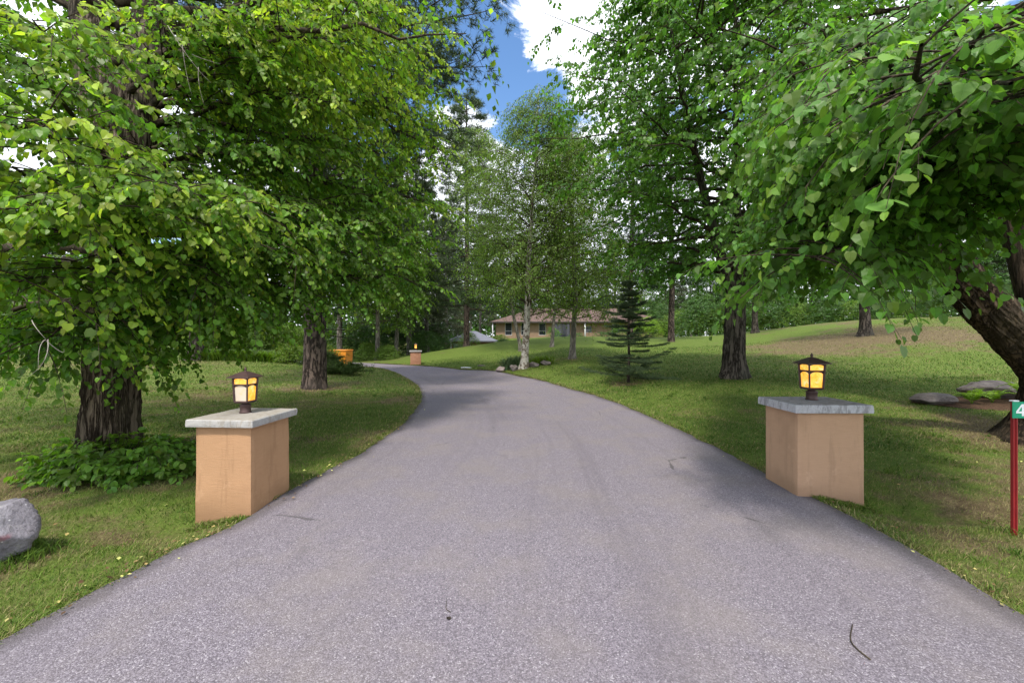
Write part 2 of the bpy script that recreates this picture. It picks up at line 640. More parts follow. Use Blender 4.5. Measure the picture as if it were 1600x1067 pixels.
def glass_mat(name, ca, cb, cc_, st):
    b = MatB(name)
    v = b.coord('Object', (3, 3, 2.2))
    n = b.noise(v, 4.5, 4, .6, 1.5)
    n2 = b.noise(b.coord('Object', (5, 5, 5)), 2.0, 3, .5, 1.0)
    c = b.mix(b.ramp(n, .35, .65), ca, cb)
    c = b.mix(b.ramp(n2, .5, .72), c, cc_)
    b.bsdf(c, .25, None, spec=.5, emis=c, estr=st)
    return b.m


M['amber'] = glass_mat('amber_glass', (.85, .36, .03), (.95, .52, .09), (.90, .60, .30), .62)
M['pale'] = glass_mat('pale_glass', (.55, .45, .34), (.50, .44, .37), (.62, .42, .20), .22)

b = MatB('red_post_paint')
v = b.coord('Object', (1, 1, .4))
b.bsdf(b.mix(b.noise(v, 18, 4), (.17, .010, .012), (.30, .022, .025)), .5, spec=.4)
M['redpost'] = b.m
b = MatB('green_sign_face')
b.bsdf(b.mix(b.noise(b.coord('Object'), 20, 3), (.0, .26, .14), (.0, .30, .17)), .4, spec=.5)
M['signgreen'] = b.m
b = MatB('white_reflective')
b.bsdf(b.mix(b.noise(b.coord('Object'), 30, 3), (.70, .72, .78), (.84, .86, .9)), .4)
M['white'] = b.m


def rock_mat(name, ca, cb, sp_=.0, red=False):
    b = MatB(name)
    v = b.coord('Object')
    n = b.noise(v, 3.5, 8, .65)
    n2 = b.noise(v, 28, 6, .7)
    c = b.mix(b.ramp(n, .3, .7), ca, cb)
    c = b.mix(b.ramp(n2, .45, .7, 0, .7), c, (ca[0] * .4, ca[1] * .4, ca[2] * .4))
    c = b.mix(b.ramp(b.noise(v, 9, 6, .7), .55, .68, 0, .55), c, (cb[0] * 1.1, cb[1] * 1.12, cb[2] * .95))
    if sp_:
        vo = b.voro(v, 17, 'F1')
        c = b.mix(b.ramp(vo, .09, .13, sp_, 0), c, (.8, .78, .8))
    if red:
        vm = b.node('ShaderNodeVectorMath', operation='DISTANCE')
        b.link(b.coord('Object', (1, 1, 2.6)), vm.inputs[0])
        vm.inputs[1].default_value = (.33, -.13, .56)
        dd = b.math('ADD', vm.outputs['Value'], b.math('MULTIPLY', b.math('SUBTRACT', n, .5), .25))
        c = b.mix(b.ramp(dd, .09, .16, .8, 0), c, (.42, .05, .08))
    b.bsdf(c, .9, b.bump(b.math('ADD', n2, b.math('MULTIPLY', n, 2.0)), .8, .02), spec=.2)
    return b.m


M['granite'] = rock_mat('grey_granite', (.19, .175, .20), (.38, .36, .40), .8, True)
M['rock'] = rock_mat('brown_rock', (.13, .11, .105), (.25, .215, .20))
M['rockpink'] = rock_mat('pinkish_rock', (.24, .19, .18), (.36, .30, .28))

b = MatB('mulch')
v = b.coord('Object')
n = b.noise(v, 30, 6, .75)
b.bsdf(b.mix(b.ramp(n, .3, .7), (.045, .026, .018), (.16, .095, .06)), .95, b.bump(n, 1, .03), spec=.1)
M['mulch'] = b.m


def brick_mat(name, c1, c2, mortar, sc=4.0, axis='x'):
    b = MatB(name)
    t_ = b.node('ShaderNodeTexCoord')
    sx = b.node('ShaderNodeSeparateXYZ')
    b.link(t_.outputs['Object'], sx.inputs[0])
    cb_ = b.node('ShaderNodeCombineXYZ')
    b.link(b.math('ADD', sx.outputs[0], sx.outputs[1]), cb_.inputs[0])
    b.link(sx.outputs[2], cb_.inputs[1])
    br = b.node('ShaderNodeTexBrick')
    br.inputs['Color1'].default_value = (*c1, 1)
    br.inputs['Color2'].default_value = (*c2, 1)
    br.inputs['Mortar'].default_value = (*mortar, 1)
    br.inputs['Scale'].default_value = sc
    br.inputs['Mortar Size'].default_value = .02
    b.link(cb_.outputs[0], br.inputs['Vector'])
    c = b.mix(b.ramp(b.noise(t_.outputs['Object'], 2.0, 4), .3, .7, 0, .3), br.outputs['Color'], (c1[0] * .7, c1[1] * .7, c1[2] * .7))
    b.bsdf(c, .9, b.bump(br.outputs['Fac'], -.4, .01), spec=.15)
    return b.m


M['brick'] = brick_mat('tan_brick', (.25, .165, .105), (.30, .195, .125), (.25, .2, .16), 3.0)
M['redbrick'] = brick_mat('orange_brick', (.36, .16, .085), (.44, .21, .12), (.36, .26, .2), 4.0)


def shingle(name, c1, c2):
    b = MatB(name)
    v = b.coord('Object', (1, 1, 1))
    w = b.node('ShaderNodeTexWave', bands_direction='Z')
    w.inputs['Scale'].default_value = 3.2
    w.inputs['Distortion'].default_value = .6
    b.link(v, w.inputs['Vector'])
    n = b.noise(v, 3, 5, .7)
    c = b.mix(n, c1, c2)
    c = b.mix(b.ramp(w.outputs['Fac'], .0, .3, .4, 0), c, (c1[0] * .5, c1[1] * .5, c1[2] * .5))
    b.bsdf(c, .9, b.bump(n, .4, .02), spec=.15)
    return b.m


M['roofbrown'] = shingle('brown_shingle', (.11, .072, .062), (.165, .112, .098))
M['roofgrey'] = shingle('grey_shingle', (.12, .125, .15), (.20, .21, .25))


def plain(name, ca, cb, rough=.6, sc=8, metallic=0., spec=.4):
    b = MatB(name)
    b.bsdf(b.mix(b.noise(b.coord('Object'), sc, 4), ca, cb), rough, metallic=metallic, spec=spec)
    return b.m


M['fascia'] = plain('dark_fascia', (.035, .03, .03), (.06, .05, .05))
M['dark_glass'] = plain('dark_window_glass', (.012, .016, .022), (.03, .036, .045), .08, 2, 0, .8)
M['frame'] = plain('pale_frame', (.5, .5, .5), (.62, .62, .62))
M['door'] = plain('dark_door', (.05, .025, .02), (.08, .04, .03))
M['garagedoor'] = plain('grey_garage_door', (.22, .24, .27), (.30, .32, .35))
M['orange'] = plain('orange_steel', (.62, .20, .015), (.78, .30, .03), .5, 3)
M['wood'] = plain('garage_siding', (.14, .07, .045), (.2, .1, .06), .8)
M['flower'] = plain('pale_petal', (.7, .65, .5), (.85, .8, .7), .8)
M['litter'] = leaf_mat('fallen_leaf', (.10, .055, .03), (.30, .20, .09), (.55, .55, .18), .2)
M['blueplastic'] = plain('blue_grey_car_paint', (.12, .15, .22), (.2, .24, .32), .3)

# ------------------------------------------------------------------ terrain
RL = np.array([(-6.5, -5), (-3.9, -1), (-2.95, 1.5), (-2.74, 2.23), (-2.56, 3.33), (-2.36, 4.48), (-2.17, 5.88), (-2.12, 7.4),
               (-2.19, 8.9), (-2.49, 11.3), (-3.6, 15.5), (-6.4, 22), (-8.8, 25.6), (-13, 28.4), (-20, 30.6), (-34, 32)], float)
RR = np.array([(6.5, -5), (3.9, -1), (3.02, 1.5), (2.98, 2.42), (3.12, 3.5), (3.10, 4.4), (3.06, 5.5), (3.06, 6.62), (2.86, 9.29),
               (2.5, 11.5), (2.05, 13.5), (.81, 17.6), (-2, 22), (-4.8, 26), (-9.1, 29.7), (-14, 32.4), (-21, 34.6), (-34, 36)], float)


def catmull(p, n, jitter=0.0, seed=0):
    p = np.vstack([2 * p[0] - p[1], p, 2 * p[-1] - p[-2]])
    out = []
    for i in range(1, len(p) - 2):
        t = np.linspace(0, 1, 24, endpoint=False)[:, None]
        a, b_, c_, d_ = p[i - 1], p[i], p[i + 1], p[i + 2]
        out.append(.5 * ((2 * b_) + (-a + c_) * t + (2 * a - 5 * b_ + 4 * c_ - d_) * t ** 2 + (-a + 3 * b_ - 3 * c_ + d_) * t ** 3))
    out.append(p[-2:-1])
    q = np.vstack(out)
    s = np.r_[0, np.cumsum(np.linalg.norm(np.diff(q, axis=0), axis=1))]
    u = np.linspace(0, s[-1], n)
    q = np.stack([np.interp(u, s, q[:, k]) for k in range(q.shape[1])], 1)
    return q, u


NR = 520
EL, uL = catmull(RL, NR)
ER, uR = catmull(RR, NR)
EL[:, 0] += (vnoise(uL, uL * 0, 2.6, 3, 3) - .5) * .09
ER[:, 0] += (vnoise(uR, uR * 0, 2.6, 8, 3) - .5) * .09
ROADPOLY = np.vstack([EL, ER[::-1]])


def in_poly(x, y, poly):
    x = np.asarray(x)
    y = np.asarray(y)
    ins = np.zeros(x.shape, bool)
    n_ = len(poly)
    for i in range(n_):
        x1, y1 = poly[i]
        x2, y2 = poly[(i + 1) % n_]
        if y1 == y2:
            continue
        c_ = ((y1 > y) != (y2 > y)) & (x < (x2 - x1) * (y - y1) / (y2 - y1) + x1)
        ins ^= c_
    return ins


PCO = ROADPOLY[::3]


def road_dist(x, y):
    x = np.asarray(x, float).ravel()
    y = np.asarray(y, float).ravel()
    best = np.full(x.shape, 1e9)
    for i in range(0, len(PCO)):
        d_ = (x - PCO[i, 0]) ** 2 + (y - PCO[i, 1]) ** 2
        np.minimum(best, d_, out=best)
    return np.sqrt(best)


CP = []
for a_, b_ in ((EL, 1), (ER, 1)):
    for i in range(0, NR, 40):
        CP.append((a_[i, 0], a_[i, 1], 0.0))
for q in [(-5.4, 5.56, 0), (-9, 4, .0), (-6.6, 13.9, .02), (-4, 2, -.02), (-14, 22, .5), (-9, 20, .25), (-20, 14, .3), (-12, 9, .1), (-25, 25, .6), (-16, 30, .45),
          (-40, 20, .8), (-40, 45, .8), (-22, 42, .3), (-12, 40, .1), (-10, 50, -.9), (-9, 58, -1.0), (-4, 55, -.3), (-20, 60, .5), (-7, 31, .15),
          (-5.1, 33, .79), (-2.3, 38, 1.42), (1.9, 42, 1.92), (10.4, 45, 2.08), (20.8, 45, 2.15), (25.8, 42, 2.76), (27.7, 36, 3.26), (29, 30, 3.2),
          (30.8, 25, 2.9), (.55, 20, .4), (3.2, 22, .69), (3.92, 14, .2), (6.94, 13, .5), (10, 12, .36), (15.4, 20, .95), (9.2, 9, .2), (8.5, 6.6, -.02),
          (16.5, 16, .8), (20, 22, 1.75), (12, 30, 1.2), (4, 32, 1.35), (0, 30, .85), (20, 30, 1.75), (6, 5, 0), (4.2, 3.5, -.01), (14, 6, .2), (25, 12, 1.2), (-3, 70, 2.0),
          (10, 66, 2.05), (26, 66, 2.1), (40, 60, 2.6), (45, 35, 3.2), (45, 15, 2.2), (20, -10, 0), (-20, -10, 0), (0, -25, 0), (60, -20, 0), (-60, -20, 0),
          (-90, 40, 1), (90, 40, 2.5), (0, 110, 2), (80, 110, 2), (-80, 110, 1.5)]:
    CP.append(q)
CP = np.array(CP, float)


def _k(r2):
    return np.where(r2 > 1e-12, .5 * r2 * np.log(np.maximum(r2, 1e-12)), 0)


_n = len(CP)
_A = _k(((CP[:, None, :2] - CP[None, :, :2]) ** 2).sum(-1)) + np.eye(_n) * 2.0
_Pm = np.c_[np.ones(_n), CP[:, :2]]
_L = np.block([[_A, _Pm], [_Pm.T, np.zeros((3, 3))]])
_W = np.linalg.solve(_L, np.r_[CP[:, 2], 0, 0, 0])


def gz(x, y):
    x = np.asarray(x, float)
    y = np.asarray(y, float)
    sh = x.shape
    X = np.clip(x.ravel(), -90, 90)
    Y = np.clip(y.ravel(), -25, 110)
    out = np.zeros(len(X))
    for i in range(0, len(X), 50000):
        a_, b_ = X[i:i + 50000], Y[i:i + 50000]
        r2 = (a_[:, None] - CP[None, :, 0]) ** 2 + (b_[:, None] - CP[None, :, 1]) ** 2
        out[i:i + 50000] = _k(r2) @ _W[:_n] + _W[_n] + _W[_n + 1] * a_ + _W[_n + 2] * b_
    out -= .15 * np.exp(-((X + 3.15) ** 2 / .35 + (Y - 3.72) ** 2 / .16)) + .20 * np.exp(-((X - 3.95) ** 2 / .3 + (Y - 4.08) ** 2 / .14))
    return out.reshape(sh)


def g1(x, y):
    return float(gz(np.array([x]), np.array([y]))[0])


def dryness(x, y):
    d_ = .40 + (vnoise(x, y, .45, 21, 4) - .5) * 1.0 + (vnoise(x, y, 2.2, 61, 3) - .5) * .75
    d_ = d_ + .04 * np.exp(-(y / 9) ** 2) + .16 * (vnoise(x, y, 7.0, 71, 2) - .5)
    d_ = d_ + .38 * np.exp(-((x - 21) ** 2 / 60 + (y - 25) ** 2 / 40)) + .6 * np.exp(-((x - 19.5) ** 2 / 40 + (y - 24) ** 2 / 26)) + .22 * np.exp(-((x + 4) ** 2 / 2.5 + (y - 2.6) ** 2 / 1.2)) + .15 * np.exp(-((x - 4) ** 2 / 1.5 + (y - 3.2) ** 2 / 1.))        # bare slope on the right
    d_ = d_ + .20 * np.exp(-((x - 5.5) ** 2 / 4 + (y - 4.6) ** 2 / 1.2))      # worn ground behind the sign
    d_ = d_ + .20 * np.exp(-((x + 6) ** 2 / 30 + (y - 6) ** 2 / 60))
    d_ = d_ - .34 * np.exp(-((x - 6) ** 2 / 70 + (y - 13) ** 2 / 40))
    d_ = d_ - .50 * np.exp(-((x - 5) ** 2 / 220 + (y - 32) ** 2 / 130))
    for tx, ty, rr_ in ((-5.32, 5.46, 1.1), (-6.6, 13.9, .9), (6.94, 13, .9), (8.5, 6.6, 1.6), (3.92, 14, 1.0), (21.5, 25, 2), (-18.5, 24.5, 1.5), (.55, 20, .6), (3.2, 22, .6)):
        d_ = d_ + .65 * np.exp(-((x - tx) ** 2 + (y - ty) ** 2) / rr_ ** 2)
    return d_


xs = np.unique(np.r_[np.arange(-9, 10.01, .16), np.arange(-40, -9, .6), np.arange(10.5, 45, .6), np.arange(-90, -40, 3.), np.arange(46, 91, 3.), [-1200, -500, -200, 200, 500, 1200]])
ys = np.unique(np.r_[np.arange(0, 14.01, .16), np.arange(14.3, 50, .45), np.arange(51, 110, 2.), np.arange(-25, 0, .8), [-400, -100, 150, 250, 500, 1200]])
GX, GY = np.meshgrid(xs, ys)
GZ = gz(GX, GY)
ins = in_poly(GX, GY, ROADPOLY)
GZ2 = GZ + np.where(ins, -.05, 0.0) + np.where(ins, 0, (vnoise(GX, GY, 1.3, 5, 3) - .5) * .05)
Gd = Geo()
nx, ny = len(xs), len(ys)
ii = np.arange(ny - 1)[:, None] * nx
jj = np.arange(nx - 1)[None]
Fg = np.stack([ii + jj, ii + jj + 1, ii + nx + jj + 1, ii + nx + jj], -1).reshape(-1, 4)
Gd.add(np.stack([GX, GY, GZ2], -1).reshape(-1, 3), Fg, 0, dryness(GX, GY).ravel(), True)
tag(Gd.build('lawn', M['lawn']), kind='structure')

# the drive: a slab with skirts
NC = 15
w_ = np.linspace(0, 1, NC)
rv = EL[:, None] * (1 - w_)[None, :, None] + ER[:, None] * w_[None, :, None]
rz = gz(rv[..., 0], rv[..., 1]) + .012
top = np.concatenate([rv, rz[..., None]], -1)
lsk = top[:, :1].copy()
lsk[..., 2] -= .09
rsk = top[:, -1:].copy()
rsk[..., 2] -= .09
allv = np.concatenate([lsk, top, rsk], 1)
nc = NC + 2
i_ = np.arange(NR - 1)[:, None] * nc
j_ = np.arange(nc - 1)[None]
Fr = np.stack([i_ + j_, i_ + j_ + 1, i_ + nc + j_ + 1, i_ + nc + j_], -1).reshape(-1, 4)
Gr = Geo()
Gr.add(allv.reshape(-1, 3), Fr, 0, .5, False)
drive = Gr.build('driveway', M['asphalt'])
tag(drive, kind='structure')
me = drive.data
uvl = me.uv_layers.new(name='UVMap')
um = (uL + uR) / 2
uu = np.repeat(um[:, None], nc, 1)
vv = np.repeat(np.r_[0, w_, 1][None], NR, 0)
UV = np.stack([uu, vv], -1).reshape(-1, 2)
li = np.empty(len(me.loops), np.int32)
me.loops.foreach_get('vertex_index', li)
uvl.data.foreach_set('uv', UV[li].astype(np.float32).ravel())

# ------------------------------------------------------------------ leaves
HEART_V = np.array([(0, 0, 0), (.32, -.10, .02), (.56, .26, .05), (.42, .70, .02), (0, 1.06, -.10), (-.42, .70, .02), (-.56, .26, .05), (-.32, -.10, .02), (0, .42, -.03)], float)
HEART_F = np.array([(0, 1, 2, 8), (8, 2, 3, 4), (8, 4, 5, 6), (0, 8, 6, 7)])
DIA_V = np.array([(0, 0, 0), (.36, .45, .06), (0, 1, -.05), (-.36, .45, .06)], float)
DIA_F = np.array([(0, 1, 2, 3)])
NEED_V = np.array([(-.022, 0, 0), (.022, 0, 0), (0, 1, 0)], float)
NEED_F = np.array([(0, 1, 2)])


def stamp(geo, p, d, n, s, tone, V, F, mat=0, curl=None, wid=None):
    """one small blade per row of p: d its direction, n its face normal"""
    if len(p) == 0:
        return
    d = nrm(d)
    n = n - (n * d).sum(-1, keepdims=True) * d
    n = nrm(n)
    x = np.cross(d, n)
    s = np.broadcast_to(np.asarray(s, float), (len(p),))[:, None, None]
    W = p[:, None] + s * (V[None, :, 0:1] * x[:, None] * (1 if wid is None else wid[:, None, None]) + V[None, :, 1:2] * d[:, None] + V[None, :, 2:3] * n[:, None] * (1 if curl is None else curl[:, None, None]))
    k = len(V)
    FF = (np.arange(len(p))[:, None, None] * k + F[None]).reshape(-1, F.shape[1])
    geo.add(W.reshape(-1, 3), FF, mat, np.repeat(np.broadcast_to(tone, (len(p),)), k), False)


UP = np.array([0, 0, 1.0])


def sprays(gl, gb, p0, h, L, nleaf, size, tone, rng, shape='heart', droop=.35, twig=.003, mat=0, tipy=.35):
    """leafy shoots: p0 roots, h headings, L lengths"""
    m = len(p0)
    if m == 0:
        return
    h = nrm(h)
    L = np.broadcast_to(L, (m,))
    t = np.linspace(.12, 1, nleaf)[None, :] + rng.uniform(-.04, .04, (m, nleaf))
    dr = droop * (.6 + .8 * rng.random(m))
    pos = p0[:, None] + h[:, None] * (L[:, None] * t)[..., None] - UP * (dr[:, None] * L[:, None] * t ** 2)[..., None]
    tan = nrm(h[:, None] - UP * (2 * dr[:, None] * t)[..., None])
    side = nrm(np.cross(h, UP) + 1e-6)[:, None] * np.ones((1, nleaf, 1))
    sg = np.where(np.arange(nleaf) % 2 == 0, 1.0, -1.0)[None, :, None]
    d = side * sg * rng.uniform(.4, 1.0, (m, nleaf, 1)) + tan * .55 - UP * rng.uniform(.15, 1.1, (m, nleaf, 1))
    d[:, -1] = tan[:, -1] * .8 - UP * .5
    d = nrm(d + rng.normal(0, .16, d.shape))
    out = h[:, None] * np.array([1, 1, 0])
    nn = UP * rng.uniform(.5, 1.1, (m, nleaf, 1)) + out * rng.uniform(.1, .9, (m, nleaf, 1)) + side * sg * .25 + rng.normal(0, .28, d.shape)
    pos = pos + d * (size * .35)
    sz = size * rng.uniform(.45, 1.18, (m, nleaf)) * (1.06 - .3 * t)
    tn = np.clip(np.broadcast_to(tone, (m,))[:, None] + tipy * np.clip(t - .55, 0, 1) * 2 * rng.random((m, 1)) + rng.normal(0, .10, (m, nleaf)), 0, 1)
    V, F = (HEART_V, HEART_F) if shape == 'heart' else (DIA_V, DIA_F)
    stamp(gl, pos.reshape(-1, 3), d.reshape(-1, 3), nn.reshape(-1, 3), sz.ravel(), tn.ravel(), V, F, mat, rng.uniform(-.6, 4.2, m * nleaf), rng.uniform(.68, 1.1, m * nleaf))
    if twig > 0 and gb is not None:
        # thin three-sided shoots
        for a, b2 in ((0, .5), (.5, 1.0)):
            A = p0 + h * (L * a)[:, None] - UP * (dr * L * a * a)[:, None]
            B = p0 + h * (L * b2)[:, None] - UP * (dr * L * b2 * b2)[:, None]
            s1 = nrm(np.cross(h, UP) + 1e-6) * twig
            s2 = UP * twig
            VV = np.stack([A - s1, A + s1, A + s2, B - s1 * .6, B + s1 * .6, B + s2 * .6], 1)
            FF = (np.arange(m)[:, None, None] * 6 + np.array([(0, 1, 4, 3), (1, 2, 5, 4), (2, 0, 3, 5)])[None]).reshape(-1, 4)
            gb.add(VV.reshape(-1, 3), FF, 0, .5, False)


def bez(a, b, c, n):
    t = np.linspace(0, 1, n)[:, None]
    return (1 - t) ** 2 * a + 2 * t * (1 - t) * b + t ** 2 * c


def limb(gl, gb, start, end, r0, rng, size=.09, nsub=12, subl=1.2, spacing=.22, nleaf=9, sprL=.38, tone=.35, shape='heart', arch=.12,
         droop=.35, twig=.003, tmin=.25, tipy=.35, up=.0, wob=.06, sides=6):
    start = np.asarray(start, float)
    end = np.asarray(end, float)
    L = np.linalg.norm(end - start)
    mid = (start + end) / 2 + UP * L * arch + rng.normal(0, wob, 3) * L
    path = bez(start, mid, end, 10)
    path[1:-1] += rng.normal(0, .012, (8, 3)) * L
    gb.tube(path, np.linspace(r0, max(r0 * .12, .006), 10), sides, 0, .5, False)
    P0, H, LL, TT = [], [], [], []
    for i in range(nsub):
        t = tmin + (1 - tmin) * (i + rng.random() * .8) / nsub
        f = min(t, .999) * 9
        k = int(f)
        p = path[k] * (1 - (f - k)) + path[k + 1] * (f - k)
        tg = nrm(path[min(k + 1, 9)] - path[k])
        sd = nrm(np.cross(tg, UP)) * (1 if i % 2 else -1)
        ang = rng.uniform(.35, .9)
        dr = nrm(tg * ang + sd * rng.uniform(.5, 1.0) + UP * (rng.normal(.02, .22) + up))
        l = subl * (1.15 - .75 * t) * rng.uniform(.6, 1.25) + .15
        sp = bez(p, p + dr * l * .55 + UP * l * .08, p + dr * l - UP * l * rng.uniform(0, .35), 5)
        gb.tube(sp, np.linspace(max(r0 * .28 * (1 - t * .6), .006), .004, 5), 4, 0, .5, False)
        m = max(2, int(l / spacing))
        q = (np.arange(m) + .3 + rng.random(m) * .4) / m * 3.999
        kk = q.astype(int)
        pp = sp[kk] * (1 - (q - kk))[:, None] + sp[kk + 1] * (q - kk)[:, None]
        tg2 = nrm(sp[kk + 1] - sp[kk])
        sd2 = nrm(np.cross(tg2, UP)) * np.where(np.arange(m) % 2, 1, -1)[:, None]
        hh = nrm(tg2 * rng.uniform(.4, 1, (m, 1)) + sd2 * rng.uniform(.3, 1, (m, 1)) + UP * rng.normal(.02, .25, (m, 1)))
        P0.append(pp)
        H.append(hh)
        LL.append(sprL * rng.uniform(.6, 1.2, m))
        TT.append(np.full(m, tone + rng.normal(0, .10)) + rng.normal(0, .06, m))
        P0.append(sp[-1:])
        H.append(nrm(sp[-1:] - sp[-2:-1]))
        LL.append(np.array([sprL]))
        TT.append(np.array([tone + .1]))
    sprays(gl, gb, np.concatenate(P0), np.concatenate(H), np.concatenate(LL), nleaf, size, np.clip(np.concatenate(TT), 0, 1), rng, shape, droop, twig, 0, tipy)


def trunk_path(base, top, n=24, bend=.03, seed=0, mid=None):
    base = np.asarray(base, float)
    top = np.asarray(top, float)
    L = np.linalg.norm(top - base)
    if mid is None:
        mid = (base + top) / 2
    p = bez(base, mid, top, n)
    t = np.linspace(0, 1, n)
    p[:, 0] += (vnoise(t * 4, t * 0 + seed, 1, seed, 2) - .5) * bend * L * np.sin(t * math.pi)
    p[:, 1] += (vnoise(t * 4, t * 0 + seed, 1, seed + 9, 2) - .5) * bend * L * np.sin(t * math.pi)
    return p


def flare(n, r0, r1, fl=.55, k=9.):
    t = np.linspace(0, 1, n)
    return (r0 + (r1 - r0) * t) * (1 + fl * np.exp(-t * k * 2.2))


def tree_obj(name, loc, label, cat, group, parts):
    e = empty(name, loc, label, cat, group)
    for nm, g, m in parts:
        g.build(nm, m, e, loc)
    return e


# ------------------------------------------------------------------ trees in world places
# 1. big linden at the left of the drive
rng = np.random.default_rng(3)
TX, TY = -5.32, 5.46
tz = g1(TX, TY)
gl, gb, gt = Geo(), Geo(), Geo()
n = 150
tp = trunk_path((TX, TY, tz - .15), (TX + .18, TY + .1, 5.0), n, .02, 2)
zz = tp[:, 2] - tz
rad = .275 - .008 * zz + .12 * np.exp(-np.maximum(zz, 0) * 5)
gt.tube(tp, rad, 190, 0, .5, False, .10, 4, furrow=.030, root=.10)
gt.tube(trunk_path((TX + .02, TY, 4.3), (TX - 1.0, TY + .3, 10), 24, .03, 5), np.linspace(.24, .09, 24), 18, 0, .5, False, .10, 6)
gt.tube(trunk_path((TX + .22, TY + .1, 4.2), (TX + .9, TY + .6, 12), 24, .03, 6), np.linspace(.25, .08, 24), 18, 0, .5, False, .10, 7)
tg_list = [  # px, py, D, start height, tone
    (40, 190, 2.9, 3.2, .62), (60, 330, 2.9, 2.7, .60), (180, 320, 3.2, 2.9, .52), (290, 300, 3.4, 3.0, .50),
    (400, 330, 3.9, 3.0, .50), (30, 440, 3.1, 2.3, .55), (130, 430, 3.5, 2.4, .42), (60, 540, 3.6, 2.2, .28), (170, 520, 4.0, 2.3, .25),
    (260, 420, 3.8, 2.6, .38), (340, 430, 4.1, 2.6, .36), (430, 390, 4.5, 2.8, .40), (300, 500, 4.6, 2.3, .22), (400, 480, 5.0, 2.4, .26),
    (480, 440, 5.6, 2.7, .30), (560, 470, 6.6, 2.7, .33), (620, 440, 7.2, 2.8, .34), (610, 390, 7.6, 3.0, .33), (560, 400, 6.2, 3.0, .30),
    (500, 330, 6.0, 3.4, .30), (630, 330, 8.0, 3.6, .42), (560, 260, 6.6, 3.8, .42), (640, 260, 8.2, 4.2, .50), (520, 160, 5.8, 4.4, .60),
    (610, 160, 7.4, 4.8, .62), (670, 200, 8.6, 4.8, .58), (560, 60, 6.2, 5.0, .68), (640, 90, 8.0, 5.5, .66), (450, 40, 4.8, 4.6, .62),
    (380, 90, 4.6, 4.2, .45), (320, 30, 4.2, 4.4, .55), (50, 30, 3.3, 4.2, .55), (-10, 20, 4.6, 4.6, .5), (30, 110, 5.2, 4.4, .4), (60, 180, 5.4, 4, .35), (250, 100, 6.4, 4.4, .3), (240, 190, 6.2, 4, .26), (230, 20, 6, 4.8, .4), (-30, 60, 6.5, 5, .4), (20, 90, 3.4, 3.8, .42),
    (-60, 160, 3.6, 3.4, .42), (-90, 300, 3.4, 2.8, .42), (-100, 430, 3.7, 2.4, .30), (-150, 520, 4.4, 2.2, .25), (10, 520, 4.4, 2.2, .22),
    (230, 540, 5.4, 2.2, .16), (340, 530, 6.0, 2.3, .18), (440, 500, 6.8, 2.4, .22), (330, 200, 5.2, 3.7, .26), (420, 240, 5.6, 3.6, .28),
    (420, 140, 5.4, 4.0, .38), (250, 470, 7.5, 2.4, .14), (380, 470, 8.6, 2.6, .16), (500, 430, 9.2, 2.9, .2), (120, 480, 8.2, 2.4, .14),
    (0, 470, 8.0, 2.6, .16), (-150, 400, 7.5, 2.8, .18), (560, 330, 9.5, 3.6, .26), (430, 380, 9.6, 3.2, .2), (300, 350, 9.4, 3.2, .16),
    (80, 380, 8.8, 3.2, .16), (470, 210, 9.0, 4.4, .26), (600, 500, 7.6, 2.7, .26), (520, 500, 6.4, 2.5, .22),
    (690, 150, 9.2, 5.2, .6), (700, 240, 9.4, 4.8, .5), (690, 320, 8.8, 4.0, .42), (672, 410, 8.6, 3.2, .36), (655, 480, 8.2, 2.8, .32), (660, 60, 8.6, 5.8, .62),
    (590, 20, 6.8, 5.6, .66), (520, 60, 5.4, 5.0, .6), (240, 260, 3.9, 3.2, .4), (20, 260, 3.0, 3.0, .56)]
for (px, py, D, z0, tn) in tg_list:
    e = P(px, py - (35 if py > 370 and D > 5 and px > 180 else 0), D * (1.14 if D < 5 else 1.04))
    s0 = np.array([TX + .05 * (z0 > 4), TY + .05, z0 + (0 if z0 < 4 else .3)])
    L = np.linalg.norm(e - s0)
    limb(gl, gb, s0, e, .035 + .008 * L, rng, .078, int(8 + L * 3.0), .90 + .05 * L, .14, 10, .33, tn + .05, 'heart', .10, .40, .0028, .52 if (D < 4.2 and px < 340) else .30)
for i in range(34):     # high crown above the frame
    a = rng.uniform(0, 2 * math.pi)
    z0 = rng.uniform(5.2, 10.5)
    rr_ = (5.2 - abs(z0 - 6) * .55) * rng.uniform(.6, 1)
    e = np.array([TX + math.cos(a) * rr_, TY + math.sin(a) * rr_, z0 + rng.uniform(.3, 2.0)])
    limb(gl, gb, (TX, TY + .2, z0), e, .06, rng, .15, 9, 1.4, .42, 7, .5, .4, 'dia', .08, .3, .0, .3)
t1 = tree_obj('linden_tree', (TX, TY, tz), 'large leafy linden with a thick furrowed trunk left of the drive, bright leaves hanging low', 'tree', None,
              [('trunk', gt, M['bark']), ('branches', gb, M['twig']), ('crown', gl, M['linden'])])
# dead bare twig hanging in its crown
gd = Geo()
for (a, c) in (((75, 530, 3.0), (40, 590, 2.95)), ((72, 530, 3.0), (60, 575, 2.9)), ((72, 532, 3.0), (100, 545, 3.05)), ((50, 500, 3.05), (74, 532, 3.0))):
    A, B = P(*a), P(*c)
    pth = bez(A, (A + B) / 2 + rng.normal(0, .06, 3), B, 8)
    gd.tube(pth, np.linspace(.0035, .001, 8), 5)
gd.build('dead_twig', M['deadtwig'], t1, (TX, TY, tz))
gd = Geo()
for (a, c) in (((262, 40, 4.2), (330, 130, 4.3)), ((285, 70, 4.25), (300, 150, 4.3)), ((300, 85, 4.3), (345, 100, 4.35)), ((310, 105, 4.3), (320, 165, 4.35))):
    A, B = P(*a), P(*c)
    gd.tube(bez(A, (A + B) / 2 + rng.normal(0, .05, 3), B, 8), np.linspace(.004, .001, 8), 5)
gd.build('dead_twig', M['deadtwig'], t1, (TX, TY, tz))

